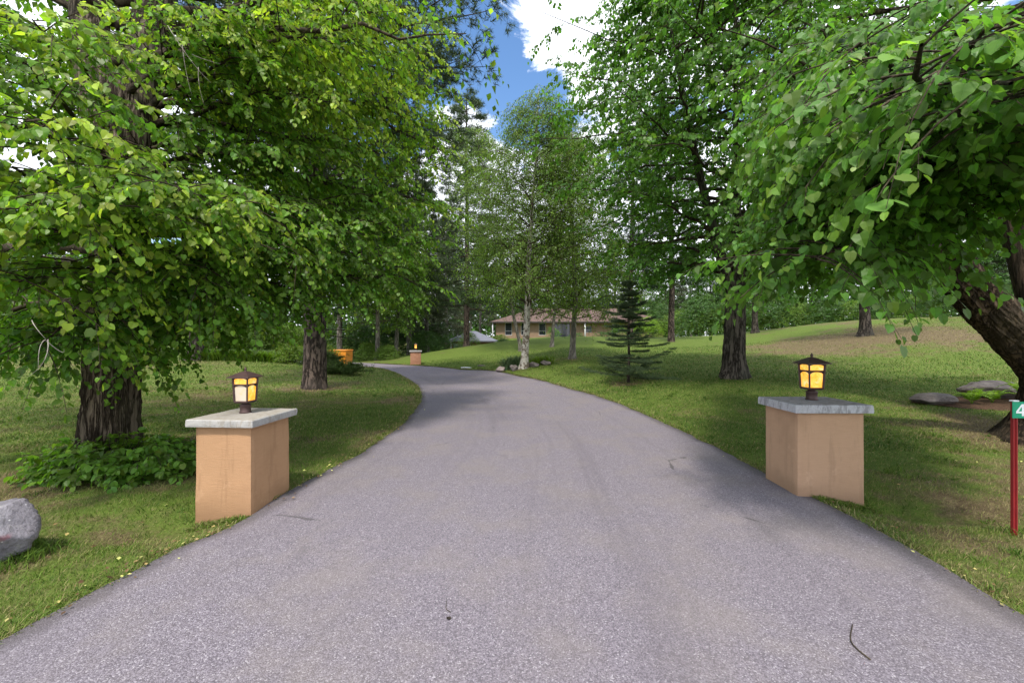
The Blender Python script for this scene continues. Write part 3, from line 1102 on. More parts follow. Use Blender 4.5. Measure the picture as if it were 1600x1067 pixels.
# leafy suckers at its foot
gl, gb = Geo(), Geo()
P0, H, LL = [], [], []
for i in range(460):
    a = rng.uniform(-math.pi, math.pi)
    rr_ = rng.uniform(.35, 1.0)
    x = TX + .62 + math.cos(a) * rr_ * .92
    y = TY - .40 + math.sin(a) * rr_ * .48
    if (x - TX) ** 2 + (y - TY) ** 2 < .12:
        continue
    P0.append((x, y, tz + rng.uniform(.05, .40) * (1.35 - rr_ * .8)))
    H.append((math.cos(a) * .8 + rng.normal(0, .3), math.sin(a) * .8 + rng.normal(0, .3), rng.uniform(.1, .9)))
    LL.append(rng.uniform(.12, .3))
P0, H, LL = map(np.array, (P0, H, LL))
sprays(gl, gb, P0, H, LL, 7, .085, .42, rng, 'heart', .4, .003, 0, .2)
for p in P0[::3]:
    gb.tube(np.array([(TX + (p[0] - TX) * .5, TY + (p[1] - TY) * .5, tz - .02), p]), [.007, .004], 4, 0, .5, False)
tree_obj('sucker_shrub', (TX + .1, TY - .3, tz), 'low dark green leafy suckers round the foot of the big left tree', 'shrub', None,
         [('stems', gb, M['twig']), ('foliage', gl, M['linden'])])

# 2. big linden leaning in from the right edge
rng = np.random.default_rng(8)
TX, TY = 8.75, 6.6
tz = g1(TX, TY)
gl, gb, gt = Geo(), Geo(), Geo()
tp = trunk_path((TX, TY, tz - .15), (TX + .05, TY, 1.75), 90, .01, 2)
zz = tp[:, 2] - tz
gt.tube(tp, .46 + .26 * np.exp(-np.maximum(zz, 0) * 3.5) - .04 * zz, 190, 0, .5, False, .10, 4, furrow=.028, root=.2)
leanp = np.array([(TX + .05, TY, .55), (TX - .25, TY - .02, 1.15), (TX - .75, TY - .06, 1.62), (TX - 1.35, TY - .1, 2.15), (TX - 1.9, TY - .12, 2.75), (TX - 2.35, TY - .1, 3.5), (TX - 2.6, TY, 4.6), (TX - 2.7, TY + .2, 6.2)])
lp, _ = catmull(leanp, 60)
lpf, _ = catmull(leanp, 200)
gt.tube(lpf, np.interp(np.linspace(0, 1, 200), [0, .2, .45, .7, 1], [.38, .32, .25, .19, .08]), 150, 0, .5, False, .12, 9, furrow=.022)
gt.tube(trunk_path((TX + .1, TY, 1.3), (TX + .9, TY + .5, 9), 40, .04, 3), np.linspace(.42, .12, 40), 30, 0, .5, False, .12, 5)
gt.tube(trunk_path((TX - .1, TY, 1.5), (TX - .7, TY + 1.0, 8), 40, .04, 13), np.linspace(.30, .10, 40), 24, 0, .5, False, .12, 15)
LB = lp[34]
LC = lp[46]
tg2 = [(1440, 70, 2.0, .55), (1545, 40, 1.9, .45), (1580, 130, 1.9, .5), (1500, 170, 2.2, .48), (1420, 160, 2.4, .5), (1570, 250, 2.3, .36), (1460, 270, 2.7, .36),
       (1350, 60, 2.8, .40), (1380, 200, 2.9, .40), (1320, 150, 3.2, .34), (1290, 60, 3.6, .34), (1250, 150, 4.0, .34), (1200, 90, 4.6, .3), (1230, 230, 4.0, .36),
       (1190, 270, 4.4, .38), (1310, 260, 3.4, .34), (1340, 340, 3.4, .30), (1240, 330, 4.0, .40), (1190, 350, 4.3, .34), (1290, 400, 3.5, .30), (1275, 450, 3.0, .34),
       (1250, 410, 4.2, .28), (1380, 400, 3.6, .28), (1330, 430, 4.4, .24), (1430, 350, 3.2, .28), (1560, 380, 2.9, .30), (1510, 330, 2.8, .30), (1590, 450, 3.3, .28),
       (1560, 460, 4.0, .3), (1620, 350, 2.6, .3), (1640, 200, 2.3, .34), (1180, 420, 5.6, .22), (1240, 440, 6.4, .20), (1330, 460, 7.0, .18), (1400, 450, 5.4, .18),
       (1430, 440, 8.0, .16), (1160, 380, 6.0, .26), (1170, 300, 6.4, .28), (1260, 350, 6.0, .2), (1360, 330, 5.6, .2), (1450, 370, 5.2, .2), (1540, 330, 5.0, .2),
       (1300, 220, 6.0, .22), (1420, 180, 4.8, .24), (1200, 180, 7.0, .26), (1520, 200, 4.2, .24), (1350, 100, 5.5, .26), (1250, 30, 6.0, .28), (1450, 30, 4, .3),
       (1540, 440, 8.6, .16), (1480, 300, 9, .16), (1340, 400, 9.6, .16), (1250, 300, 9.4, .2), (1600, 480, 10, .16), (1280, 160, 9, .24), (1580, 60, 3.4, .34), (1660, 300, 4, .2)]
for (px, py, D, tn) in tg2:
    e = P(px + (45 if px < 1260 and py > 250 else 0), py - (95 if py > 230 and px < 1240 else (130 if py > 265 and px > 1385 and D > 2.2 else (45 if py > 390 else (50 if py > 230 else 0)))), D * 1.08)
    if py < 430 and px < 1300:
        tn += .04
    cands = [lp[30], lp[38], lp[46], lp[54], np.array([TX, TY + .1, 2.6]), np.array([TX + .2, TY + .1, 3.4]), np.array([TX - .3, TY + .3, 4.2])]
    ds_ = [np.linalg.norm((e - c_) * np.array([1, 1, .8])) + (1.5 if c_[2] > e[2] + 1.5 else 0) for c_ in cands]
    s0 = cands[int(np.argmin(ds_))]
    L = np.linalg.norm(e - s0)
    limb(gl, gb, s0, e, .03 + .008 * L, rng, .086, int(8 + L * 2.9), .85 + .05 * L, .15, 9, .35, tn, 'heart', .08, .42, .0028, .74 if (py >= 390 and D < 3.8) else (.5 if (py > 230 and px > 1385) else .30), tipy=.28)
for i in range(40):
    a = rng.uniform(0, 2 * math.pi)
    z0 = rng.uniform(4.5, 10)
    rr_ = (6.6 - abs(z0 - 6) * .55) * rng.uniform(.5, 1)
    e = np.array([TX + math.cos(a) * rr_, TY + math.sin(a) * rr_, z0 + rng.uniform(.8, 2.5)])
    limb(gl, gb, (TX, TY + .2, z0), e, .06, rng, .15, 9, 1.5, .42, 7, .5, .35, 'dia', .08, .3, .0, .3)
tree_obj('linden_tree', (TX, TY, tz), 'large spreading linden leaning in from the right edge over the house number sign', 'tree', None,
         [('trunk', gt, M['barkbrown']), ('branches', gb, M['twig']), ('crown', gl, M['maple'])])


def broad_tree(x, y, H, r0, rad, zlow, nl, rng, size, label, name='maple_tree', leafm='maple', barkm='barkdark', fork=None, tone=.3, lean=(0, 0),
               shape='heart', nsub=12, subl=1.4, spacing=.25, nleaf=8, sprL=.42, droop=.35, group=None, profile=None, up=.12, twig=.003, tipy=.3, ridge=.10):
    z = g1(x, y)
    gl, gb, gt = Geo(), Geo(), Geo()
    top = np.array([x + lean[0], y + lean[1], z + H])
    if fork is None:
        tp = trunk_path((x, y, z - .15), top, 60, .05, int(rng.integers(99)))
        t = np.linspace(0, 1, 60)
        rr = r0 * (1 - t) ** .9 + .006
        rr = rr * (1 + .5 * np.exp(-t * H * 3.0))
        gt.tube(tp, rr, 22, 0, .5, False, ridge, 3, root=r0 * .5)
        stems = [tp]
    else:
        tp = trunk_path((x, y, z - .15), (x + fork[1], y, z + fork[0]), 30, .02, 3)
        t = np.linspace(0, 1, 30)
        gt.tube(tp, r0 * (1 - .12 * t) * (1 + .45 * np.exp(-t * fork[0] * 2.6)), 90, 0, .5, False, ridge, 3, furrow=.022, root=.13)
        stems = []
        for (dx, dy, f2) in fork[2]:
            a = tp[-2]
            s_ = bez(a, a + np.array([dx * .45, dy * .3, H * .16]), np.array([x + dx, y + dy, z + H * f2]), 40)
            gt.tube(s_, np.linspace(r0 * .62, .03, 40), 16, 0, .5, False, ridge, 5)
            stems.append(s_)
    for i in range(nl):
        f = (i + rng.random()) / nl
        zt = zlow + (H * .995 - zlow) * f ** .93
        st = stems[i % len(stems)]
        k = int(np.argmin(abs(st[:, 2] - z - zt * .93)))
        s0 = st[min(k, len(st) - 1)]
        a = i * 2.399 + rng.uniform(-.4, .4)
        pr = profile(f) if profile else math.sin(math.pi * (.18 + .72 * f)) ** .8
        rl = rad * pr * rng.uniform(.65, 1.08)
        e = np.array([x + lean[0] * f + math.cos(a) * rl, y + lean[1] * f + math.sin(a) * rl, s0[2] + rl * (up + rng.uniform(-.12, .22))])
        limb(gl, gb, s0, e, max(.012, r0 * .22 * (1 - f * .6)), rng, size, nsub, subl * (.45 + .55 * pr), spacing, nleaf, sprL, tone + rng.normal(0, .07), shape, .08, droop, twig, .2, tipy)
    return tree_obj(name, (x, y, z), label, 'tree', group, [('trunk', gt, M[barkm]), ('branches', gb, M['twig']), ('crown', gl, M[leafm])])


# 3. tree on the right lawn with the forked trunk
rng = np.random.default_rng(21)
broad_tree(6.94, 13, 14.5, .31, 6.1, 3.3, 100, rng, .115, 'dark forked tree on the right lawn behind the right stone capped pillar', fork=(2.55, .05, [(-2.4, -.6, .8), (.3, .5, 1.0), (2.3, .2, .85)]),
           nsub=15, subl=1.6, spacing=.21, nleaf=9, tone=.3, name='forked_tree', profile=lambda f: .62 + .5 * math.sin(math.pi * min(1, f * 1.1)))
# 4. birch
birch = broad_tree(.55, 20, 13.6, .17, 3.5, 2.6, 104, rng, .115, 'slender birch with patchy white bark rising from the rock ring', 'birch_tree', 'birchleaf', 'birchbark', None, .4, (.75, 0),
                   'dia', 10, 1.1, .20, 9, .55, .9, None, lambda f: (1 - f) ** .5 * .9 + .12, .28, .004, .25)
# 5. second small tree
broad_tree(3.18, 22, 13.0, .15, 3.7, 2.1, 110, rng, .115, 'small leafy tree with a short grey trunk right of the birch', 'young_tree', 'lime', 'palebark', None, .32, (0, .3),
           'dia', 10, 1.3, .24, 9, .5, .6, None, lambda f: .95 - .5 * f, .15, .003, .3)
# light willow-like second birch behind
broad_tree(.66, 30, 17.0, .12, 4.2, 3.6, 84, rng, .13, 'tall airy birch behind the patchy barked birch, tips against the sky', 'birch_tree', 'birchleaf', 'palebark', None, .45, (-3.6, 0),
           'dia', 10, 1.2, .24, 9, .6, .9, None, lambda f: (1 - f) ** .5 * .9 + .12, .25, .004, .25)
broad_tree(2.95, 31, 16.6, .12, 4.2, 3.6, 84, rng, .13, 'tall airy birch rising behind the small leafy lawn tree', 'birch_tree', 'birchleaf', 'palebark', None, .5, (1.3, 0),
           'dia', 10, 1.2, .24, 9, .6, .8, None, lambda f: (1 - f) ** .5 * .9 + .12, .25, .004, .25)


def needles(gl, p, ax, L, nn, tone, rng, spread=1.0, width=1.0, hemi=True):
    """bristling needle tufts at p round axes ax"""
    m = len(p)
    d = rng.normal(0, 1, (m, nn, 3))
    d = nrm(nrm(d) * spread + ax[:, None] * .75 + UP * .15)
    s = L * rng.uniform(.7, 1.15, (m, nn))
    pos = np.repeat(p[:, None], nn, 1) - ax[:, None] * (rng.random((m, nn, 1)) * L * 1.1)
    nv = rng.normal(0, 1, d.shape)
    V = NEED_V * np.array([width, 1, 1])
    stamp(gl, pos.reshape(-1, 3), d.reshape(-1, 3), nv.reshape(-1, 3), s.ravel(), np.clip(np.repeat(tone, nn) + rng.normal(0, .12, m * nn), 0, 1), V, NEED_F)


def conifer(H, r0, rad, zlow, nl, rng, tuft=.16, nn=14, width=1.6, tone=.4, dens=.32, profile=None, rise=.1, dead=0, clump=1.0, nside=7, spread=1.0, sag=.0):
    """pine or spruce geometry with its foot at the origin"""
    gl, gb, gt = Geo(), Geo(), Geo()
    tp = trunk_path((0, 0, -.3), (rng.normal(0, .2), rng.normal(0, .2), H), 60, .015, int(rng.integers(99)))
    t = np.linspace(0, 1, 60)
    gt.tube(tp, (r0 * (1 - t) ** .7 + .015) * (1 + .2 * np.exp(-t * H * 2.5)), 60, 0, .5, False, .12, 3, furrow=.02, root=r0 * .35)
    pts, axs, tn = [], [], []
    for i in range(nl):
        f = (i + rng.random() * .6) / nl
        z0 = zlow + (H - .1 - zlow) * f ** .93
        s0 = np.array([np.interp(z0, tp[:, 2], tp[:, 0]), np.interp(z0, tp[:, 2], tp[:, 1]), z0])
        a = i * 2.399 + rng.uniform(-.5, .5)
        pr = profile(f) if profile else (1 - f) ** .7
        rl = max(.3, rad * pr * rng.uniform(.6, 1.1))
        dirh = np.array([math.cos(a), math.sin(a), 0])
        e = s0 + dirh * rl + UP * rl * (rise + rng.normal(0, .07))
        path = bez(s0, (s0 + e) / 2 - UP * rl * sag, e, 8)
        gb.tube(path, np.linspace(.012 + .011 * rl, .005, 8), 5, 0, .5, False)
        tb = tone + rng.normal(0, .1)
        for j in range(nside):
            u_ = .3 + .7 * (j + rng.random()) / nside
            k = min(int(u_ * 7), 6)
            p = path[k] * (1 - (u_ * 7 - k)) + path[k + 1] * (u_ * 7 - k)
            sd = np.cross(dirh, UP) * (1 if j % 2 else -1)
            dd = nrm(dirh * .7 + sd * rng.uniform(.4, 1.1) + UP * rng.normal(.1, .12))
            l = rl * .42 * (1.2 - u_) + .25
            q = p + dd * l
            gb.tube(np.array([p, (p + q) / 2 - UP * .02, q]), [.008, .006, .003], 3, 0, .5, False)
            m = max(2, int(l / (dens * .8)))
            ww = rng.random((m, 1)) ** .7
            w2 = rng.normal(0, 1, (m, 3)) * .10 * clump * (l + .3)
            pts.append(p + dd * l * ww + w2 + UP * .04)
            axs.append(nrm(dd + rng.normal(0, .35, (m, 3)) + UP * .2))
            tn.append(np.full(m, tb))
            pts.append(q[None])
            axs.append(dd[None])
            tn.append(np.array([tb + .1]))
    for i in range(dead):
        z0 = rng.uniform(zlow * .35, zlow * 1.05)
        a = rng.uniform(0, 6.28)
        l = rng.uniform(.5, 2.0)
        s0 = np.array([0, 0, z0])
        e = s0 + np.array([math.cos(a) * l, math.sin(a) * l, rng.uniform(-.2, .35) * l])
        gb.tube(bez(s0, (s0 + e) / 2 + rng.normal(0, .08, 3), e, 6), np.linspace(.022, .004, 6), 4, 0, .5, False)
        for q in range(3):
            p = s0 + (e - s0) * rng.uniform(.3, .9)
            gb.tube(np.array([p, p + rng.normal(0, .25, 3) * l * .6]), [.007, .002], 3, 0, .5, False)
    pts, axs, tn = np.concatenate(pts), np.concatenate(axs), np.concatenate(tn)
    needles(gl, pts, axs, tuft, nn, tn, rng, spread, width)
    return gt, gb, gl


def place_conifer(x, y, parts, label, name='pine_tree', leafm='needle', barkm='pinebark', group=None):
    z = g1(x, y)
    e = empty(name, (x, y, z), label, 'tree', group)
    for nm, g, m in zip(('trunk', 'branches', 'crown'), parts, (barkm, 'twig', leafm)):
        g.build(nm, M[m], e)
    return e


rng = np.random.default_rng(77)
# 6. left pine by the drive
pA = conifer(23, .34, 5.7, 4.8, 130, rng, .22, 26, 2.2, .35, .12, lambda f: .75 + .35 * math.sin(math.pi * min(1, f * 1.2)) - .55 * f * f, .18, 16, 1.0, 9, 1.1, .06)
pineA = place_conifer(-6.6, 13.9, pA, 'tall pine with a dark flaking trunk on the left lawn, crown reaching over the drive')
# 7. pines behind the birch
pB = conifer(23, .25, 5.2, 3.4, 116, rng, .34, 13, 2.8, .45, .22, lambda f: 1.0 - .72 * f, -.05, 22, 1.2, 8, 1.1, .03)
pineB = place_conifer(-4.15, 38, pB, 'tall pine on the mound in front of the grey roofed garage')
pC = conifer(19, .24, 4.0, 4.5, 74, rng, .32, 13, 2.8, .35, .22, lambda f: 1.0 - .6 * f, .05, 20, 1.0, 8, 1.1, .02)
pineC = place_conifer(10.2, 36, pC, 'slim pine just left of the reddish trunked pine on the right lawn', leafm='spruce')
pineD = copy_tree(pineC)
pineD.location = (13.2, 34.5, g1(13.2, 34.5))
pineD.rotation_euler.z = 2.1
tag(pineD, 'reddish trunked pine standing alone on the crest of the right lawn')
# 8. young spruce on the lawn
gt, gb, gl = Geo(), Geo(), Geo()
rng = np.random.default_rng(5)
SX, SY = 3.92, 14.0
sz_ = g1(SX, SY)
gt.tube(trunk_path((0, 0, -.1), (.04, 0, 3.6), 24, .02, 2), np.linspace(.055, .008, 24), 10)
pts, axs, tn = [], [], []
for i in range(84):
    f = (i + rng.random() * .5) / 84
    z0 = .16 + 3.3 * f
    if 1.0 < z0 < 1.15 or 1.62 < z0 < 1.75:
        continue
    a = i * 2.399 + rng.uniform(-.3, .3)
    rl = (1.42 * (1 - f) ** .9 + .12) * rng.uniform(.5, 1.12)
    dh = np.array([math.cos(a), math.sin(a), 0])
    z0 += rng.normal(0, .05)
    path = bez(np.array([0, 0, z0]), dh * rl * .5 + UP * (z0 - .06), dh * rl + UP * (z0 + rl * rng.uniform(-.08, .26)), 8)
    gb.tube(path, np.linspace(.014, .003, 8), 4, 0, .5, False)
    for j in range(11):
        u_ = .2 + .8 * j / 11
        p = path[min(7, int(u_ * 7.99))]
        dd = nrm(dh * .8 + np.cross(dh, UP) * (1 if j % 2 else -1) * .8 + UP * .05)
        l = rl * .46 * (1.15 - u_) + .08
        m = 7
        pts.append(p + dd * l * np.linspace(.1, 1, m)[:, None])
        axs.append(np.repeat(dd[None], m, 0))
        tn.append(np.full(m, .45))
    pts.append(path[2:])
    axs.append(np.repeat(dh[None], 6, 0))
    tn.append(np.full(6, .25))
needles(gl, np.concatenate(pts), np.concatenate(axs) + rng.normal(0, .12, (len(np.concatenate(pts)), 3)), .07, 20, np.concatenate(tn), rng, 1.1, 3.0)
place_conifer(SX, SY, (gt, gb, gl), 'young dark spruce with open tiers of branches beside the drive', 'young_spruce', 'needle')
bpy.data.objects[-1] if False else None

# tree on the bare slope, right
broad_tree(21.2, 25, 9, .30, 4.2, 2.6, 34, rng, .17, 'dark trunked tree on the bare brown slope behind the right pillar', 'slope_tree', 'forest', 'barkdark', None, .3, (0, 0), 'dia', 9, 1.8, .36, 7, .55, .3, None, None, .1)
# small trunk further right behind maple
broad_tree(21.6, 37, 10, .26, 3.8, 2.4, 30, rng, .19, 'small dark trunk on the crest between the forked tree and the slope', 'slope_tree', 'forest', 'barkdark', None, .45, (0, 0), 'dia', 9, 1.6, .38, 7, .6, .3, None, None, .1)
# tree behind the left linden
broad_tree(-18.6, 24.5, 11, .42, 4.8, 2.6, 34, rng, .18, 'broad dark tree standing before the day lily bed on the left', 'shade_tree', 'forest', 'barkdark', None, .35, (0, 0), 'dia', 10, 1.9, .36, 8, .6, .3, None, None, .1)

# ------------------------------------------------------------------ woodland
rng = np.random.default_rng(31)
WOODG = 'trees of the woods behind the drive and house'


def src_broad(H, r0, rad, zlow, nl, size, leafm, barkm, tone, name):
    return broad_tree(0.0, 200.0, H, r0, rad, zlow, nl, rng, size, 'x', name, leafm, barkm, None, tone, (rng.normal(0, .5), 0), 'dia', 9, 2.0, .42, 7, .7, .35, WOODG, None, .15, 0.0)


def src_con(H, r0, rad, zlow, nl, leafm, barkm, tone, name, tuft=.42, nn=10, width=2.2, sag=.05, rise=-.05):
    p = conifer(H, r0, rad, zlow, int(nl * 1.25), rng, tuft, 12, 3.2, tone, .27, lambda f: 1.0 - .75 * f, rise, 14, 1.2, 7, 1.2, sag)
    return place_conifer(0, 200, p, 'x', name, leafm, barkm, WOODG)


SRC = {
    'maple': src_broad(15, .24, 4.8, 1.8, 66, .30, 'forest', 'barkdark', .35, 'maple_tree'),
    'ash': src_broad(18, .22, 4.4, 3.6, 66, .28, 'birchleaf', 'palebark', .25, 'ash_tree'),
    'pine': src_con(21, .24, 4.0, 5.5, 60, 'needle', 'palebark', .4, 'pine_tree'),
    'spruce': src_con(19, .22, 3.8, 2.6, 64, 'greyneedle', 'palebark', .3, 'spruce_tree', .42, 10, 2.2, .1, -.14),
    'darkpine': src_con(20, .26, 4.2, 4.4, 60, 'spruce', 'pinebark', .4, 'pine_tree'),
}
wood = [  # kind, px, D, scale, label
    ('spruce', 668, 44, 1.0, 'grey green drooping spruce just right of the distant brick pillar'),
    ('pine', 640, 40, .95, 'pale trunked pine rising directly behind the distant brick pillar'),
    ('ash', 618, 37, .85, 'leafy tree with a pale trunk just left of the distant brick pillar'),
    ('spruce', 600, 46, 1.0, 'grey green spruce showing low in the shade left of the distant brick pillar'),
    ('pine', 530, 36, .9, 'pine standing behind the orange bin'),
    ('spruce', 700, 56, 1.05, 'tall grey green spruce just left of the grey roofed garage'),
    ('maple', 650, 60, 1.0, 'dark leafy tree deep in the woods behind the distant brick pillar'),
    ('darkpine', 712, 72, 1.1, 'dark pine rising behind the grey garage roof'),
    ('spruce', 750, 78, 1.1, 'grey green spruce between the garage and the left end of the house'),
    ('maple', 790, 92, 1.1, 'leafy tree behind the left end of the brown house roof'),
    ('darkpine', 830, 88, 1.15, 'dark pine behind the house roof just right of the patchy birch trunk'),
    ('pine', 870, 92, 1.15, 'pine behind the house roof above the dark entrance'),
    ('maple', 920, 94, 1.15, 'leafy tree behind the house roof right of the small leafy lawn tree'),
    ('darkpine', 960, 88, 1.1, 'dark pine behind the house roof just left of the young spruce'),
    ('ash', 1000, 84, 1.0, 'light leafy tree behind the right end of the house roof'),
    ('maple', 1040, 76, .9, 'leafy tree behind the reddish pine trunk on the crest'),
    ('spruce', 1080, 72, 1.0, 'grey green spruce beyond the crest right of the reddish pine trunk'),
    ('maple', 1110, 58, .8, 'full leafy tree beyond the crest just left of the forked tree'),
    ('maple', 1160, 56, .8, 'leafy tree beyond the crest behind the forked tree trunk'),
    ('darkpine', 1130, 70, 1.1, 'dark pine far behind the forked tree'),
    ('maple', 1270, 56, .9, 'leafy tree beyond the crest above the right stone capped pillar'),
    ('maple', 1400, 50, .9, 'leafy tree beyond the bare brown slope'),
    ('maple', 1500, 46, .9, 'leafy tree on the skyline left of the leaning right trunk'),
    ('spruce', 1540, 44, .9, 'grey green spruce on the skyline behind the leaning right trunk'),
    ('maple', 1600, 42, .9, 'leafy tree behind the leaning trunk at the right edge'),
    ('darkpine', 500, 30, .85, 'dark pine behind the left lawn pine trunk'),
    ('ash', 590, 34, .8, 'leafy tree with a pale trunk at the left side of the drive bend'),
    ('pine', 683, 66, 1.1, 'slim pine far back between the brick pillar and the garage'),
    ('ash', 735, 88, 1.15, 'tall leafy tree far behind the pine on the mound'),
    ('pine', 815, 100, 1.2, 'far pine behind the birch above the house roof'),
    ('spruce', 895, 82, 1.0, 'grey green spruce behind the house roof above the small leafy lawn tree'),
    ('darkpine', 110, 36, .9, 'dark pine behind the big left linden'),
    ('ash', 0, 34, .9, 'pale trunked leafy tree at the far left edge behind the linden')]
used = set()
for kd, px, D, sc_, lab_ in wood:
    x, y = (px - 800) / 650 * D, D
    o = SRC[kd] if kd not in used else copy_tree(SRC[kd])
    used.add(kd)
    o.location = (x, y, g1(x, y) - .1)
    o.rotation_euler.z = rng.uniform(0, 6.28)
    s_ = sc_ * rng.uniform(.92, 1.08)
    o.scale = (s_, s_, s_ * rng.uniform(.92, 1.06))
    tag(o, lab_)


# shrubs: domes of leaves on stems
def shrub(x, y, rx, ry, h, n_, size, leafm, label, name='shrub', tone=.35, group=None, shape='dia', L=.35, nleaf=7, up=.5, droop=.3, cat='shrub'):
    z = g1(x, y)
    gl, gb = Geo(), Geo()
    a = rng.uniform(0, 2 * math.pi, n_)
    rr = np.sqrt(rng.random(n_))
    hz = rng.random(n_) ** .7
    prof = np.sqrt(np.clip(1 - hz ** 2.2, .04, 1))
    px_ = np.cos(a) * rr * prof * rx
    py_ = np.sin(a) * rr * prof * ry
    lump = .75 + .5 * vnoise(px_ / rx * 2 + 7, py_ / ry * 2 + 3, 1.4, int(x * 7) % 50, 2)
    p0 = np.stack([x + px_, y + py_, gz(x + px_, y + py_) + hz * h * lump], 1)
    hd = np.stack([np.cos(a) * .7, np.sin(a) * .7, np.full(n_, up)], 1) + rng.normal(0, .35, (n_, 3))
    sprays(gl, gb, p0, hd, L * rng.uniform(.6, 1.2, n_), nleaf, size, tone + rng.normal(0, .1, n_), rng, shape, droop, .003, 0, .3)
    for k in range(10):
        q = p0[int(rng.integers(n_))]
        gb.tube(np.array([(x + (q[0] - x) * .25, y + (q[1] - y) * .25, g1(x, y) - .05), q]), [.02, .006], 4, 0, .5, False)
    return tree_obj(name, (x, y, z), label, cat, group, [('stems', gb, M['twig']), ('foliage', gl, M[leafm])])


g = Geo()
k = 42000
an = rng.uniform(-1.25, 1.25, k)
Dw = 112 + rng.normal(0, 5, k)
xw, yw = np.sin(an) * Dw * 1.15, np.cos(an) * Dw * .9 + 18
hw_ = 15 * (.55 + .6 * vnoise(an * 40, an * 0, 1, 3, 3))
zw = rng.random(k) ** .8 * hw_
stamp(g, np.stack([xw, yw, 1.2 + zw], 1), rng.normal(0, 1, (k, 3)) - UP * .6, rng.normal(0, 1, (k, 3)) + np.array([0, -1, .4]), rng.uniform(.7, 1.5, k), np.clip(.35 + .35 * (vnoise(xw, zw, .4, 9, 2) - .5) * 2 + rng.normal(0, .12, k), 0, 1), DIA_V, DIA_F)
tag(g.build('distant_wood', M['forest']), 'dense dark green wood far behind the house and trees', 'wood', kind='stuff')
us = shrub(0, 200, 2.6, 2.2, 3.4, 900, .17, 'forest', 'x', 'woodland_bush', .4, 'bushes along the edge of the woods', 'dia', .55, 8)
ub = shrub(0, 200, 2.4, 2.0, 2.6, 1100, .16, 'birchleaf', 'x', 'woodland_bush', .5, 'bushes along the edge of the woods', 'dia', .5, 8)
us0 = ub0 = False
for (px, D, s_, kd, lab_) in [
        (560, 38, .9, 0, 'dark bush just right of the orange bin'), (590, 42, 1.1, 0, 'dark bush in the woods above the end of the drive'),
        (620, 44, 1.1, 0, 'dark bush just left of the distant brick pillar'), (655, 46, 1.1, 0, 'dark bush just right of the distant brick pillar'),
        (685, 46, 1.0, 0, 'dark bush at the left foot of the garage'), (665, 39, .6, 0, 'low dark bush on the mound flank right of the distant brick pillar'),
        (700, 60, 1.3, 0, 'dark bush behind the left side of the garage'), (575, 34, .5, 1, 'small light bush at the drive bend right of the orange bin'),
        (605, 33.5, .45, 1, 'small light bush behind the drive bend near the distant brick pillar'), (530, 40, 1.1, 0, 'dark bush directly behind the orange bin'),
        (500, 42, 1.1, 1, 'light bush between the left lawn pine and the orange bin'), (455, 33, 1.0, 1, 'light bush left of the left lawn pine'),
        (420, 32, 1.1, 1, 'light bush behind the right end of the day lily bed'), (385, 32, 1.0, 1, 'light bush behind the middle of the day lily bed'),
        (350, 31, 1.1, 1, 'light bush behind the left end of the day lily bed'), (310, 32, 1.2, 0, 'dark bush behind the shade tree on the left lawn'),
        (150, 29, 1.1, 1, 'light bush behind the big left linden trunk'), (90, 28, 1.2, 0, 'dark bush left of the big left linden trunk'),
        (1065, 58, 1.3, 1, 'light bush just right of the reddish pine trunk on the crest'), (1090, 52, 1.25, 0, 'large dark bush on the crest midway to the forked tree'),
        (1120, 52, 1.35, 1, 'light bush on the crest just left of the forked tree'), (1150, 50, 1.2, 0, 'dark bush on the crest behind the forked tree trunk'),
        (1180, 50, 1.2, 1, 'light bush on the crest just right of the forked tree'), (1040, 62, 1.2, 0, 'dark bush behind the reddish pine trunk'),
        (1215, 48, 1.1, 0, 'dark bush on the crest left of the right lantern'), (1250, 46, 1.0, 1, 'light bush on the crest above the right lantern'),
        (1290, 44, 1.0, 0, 'dark bush on the crest right of the right lantern'), (1330, 43, .9, 1, 'light bush behind the tree on the bare slope'),
        (1380, 40, .9, 0, 'dark bush just right of the tree on the bare slope'), (1430, 38, .9, 1, 'light bush at the top of the bare slope'),
        (1480, 36, .9, 0, 'dark bush on the skyline left of the leaning right trunk'), (1580, 33, .9, 0, 'dark bush behind the leaning right trunk')]:
    x, y = (px - 800) / 650 * D, D
    src = (ub if kd else us)
    first = not (ub0 if kd else us0)
    o = src if first else copy_tree(src)
    if kd:
        ub0 = True
    else:
        us0 = True
    o.location = (x, y, g1(x, y) - .1)
    o.rotation_euler.z = rng.uniform(0, 6.28)
    o.scale = (s_, s_, s_ * rng.uniform(.85, 1.2))
    tag(o, lab_)

# yellow-green shrub by the right end of the house, small bushes in front of it
shrub(18.2, 57, 2.6, 1.5, 2.6, 900, .14, 'fern', 'bright yellow green shrub at the right end of the house', 'shrub', .3, None, 'dia', .5, 8)
shrub(6.2, 63, 1.1, .8, 2.0, 420, .12, 'maple', 'round green bush before the dark entrance of the house', 'bush', .45)
shrub(-2.0, 64, 1.8, .9, 1.5, 500, .13, 'lime', 'low lime green bush at the left corner of the house', 'bush', .3)
shrub(16.2, 63, 1.6, .9, 1.9, 460, .13, 'maple', 'dark green bush under the right windows of the house', 'bush', .35)
shrub(21.0, 60, 2.2, .9, 2.6, 600, .14, 'birchleaf', 'light green bush past the right end of the house', 'bush', .35)
shrub(-1.0, 47, .7, .5, .9, 260, .11, 'forest', 'small dark bush on the crest left of the birch trunk', 'bush', .3)
shrub(13.5, 60, 2.2, .8, 1.0, 500, .12, 'forest', 'low dark hedge under the right windows of the house', 'hedge', .3)
shrub(9.6, 62, 1.4, .7, 1.1, 360, .12, 'forest', 'small dark bush below the small window of the house', 'bush', .4)
shrub(-5.0, 48, 1.5, 1.0, 2.3, 600, .13, 'lime', 'yellow green bush beside the grey roofed garage', 'bush', .2)
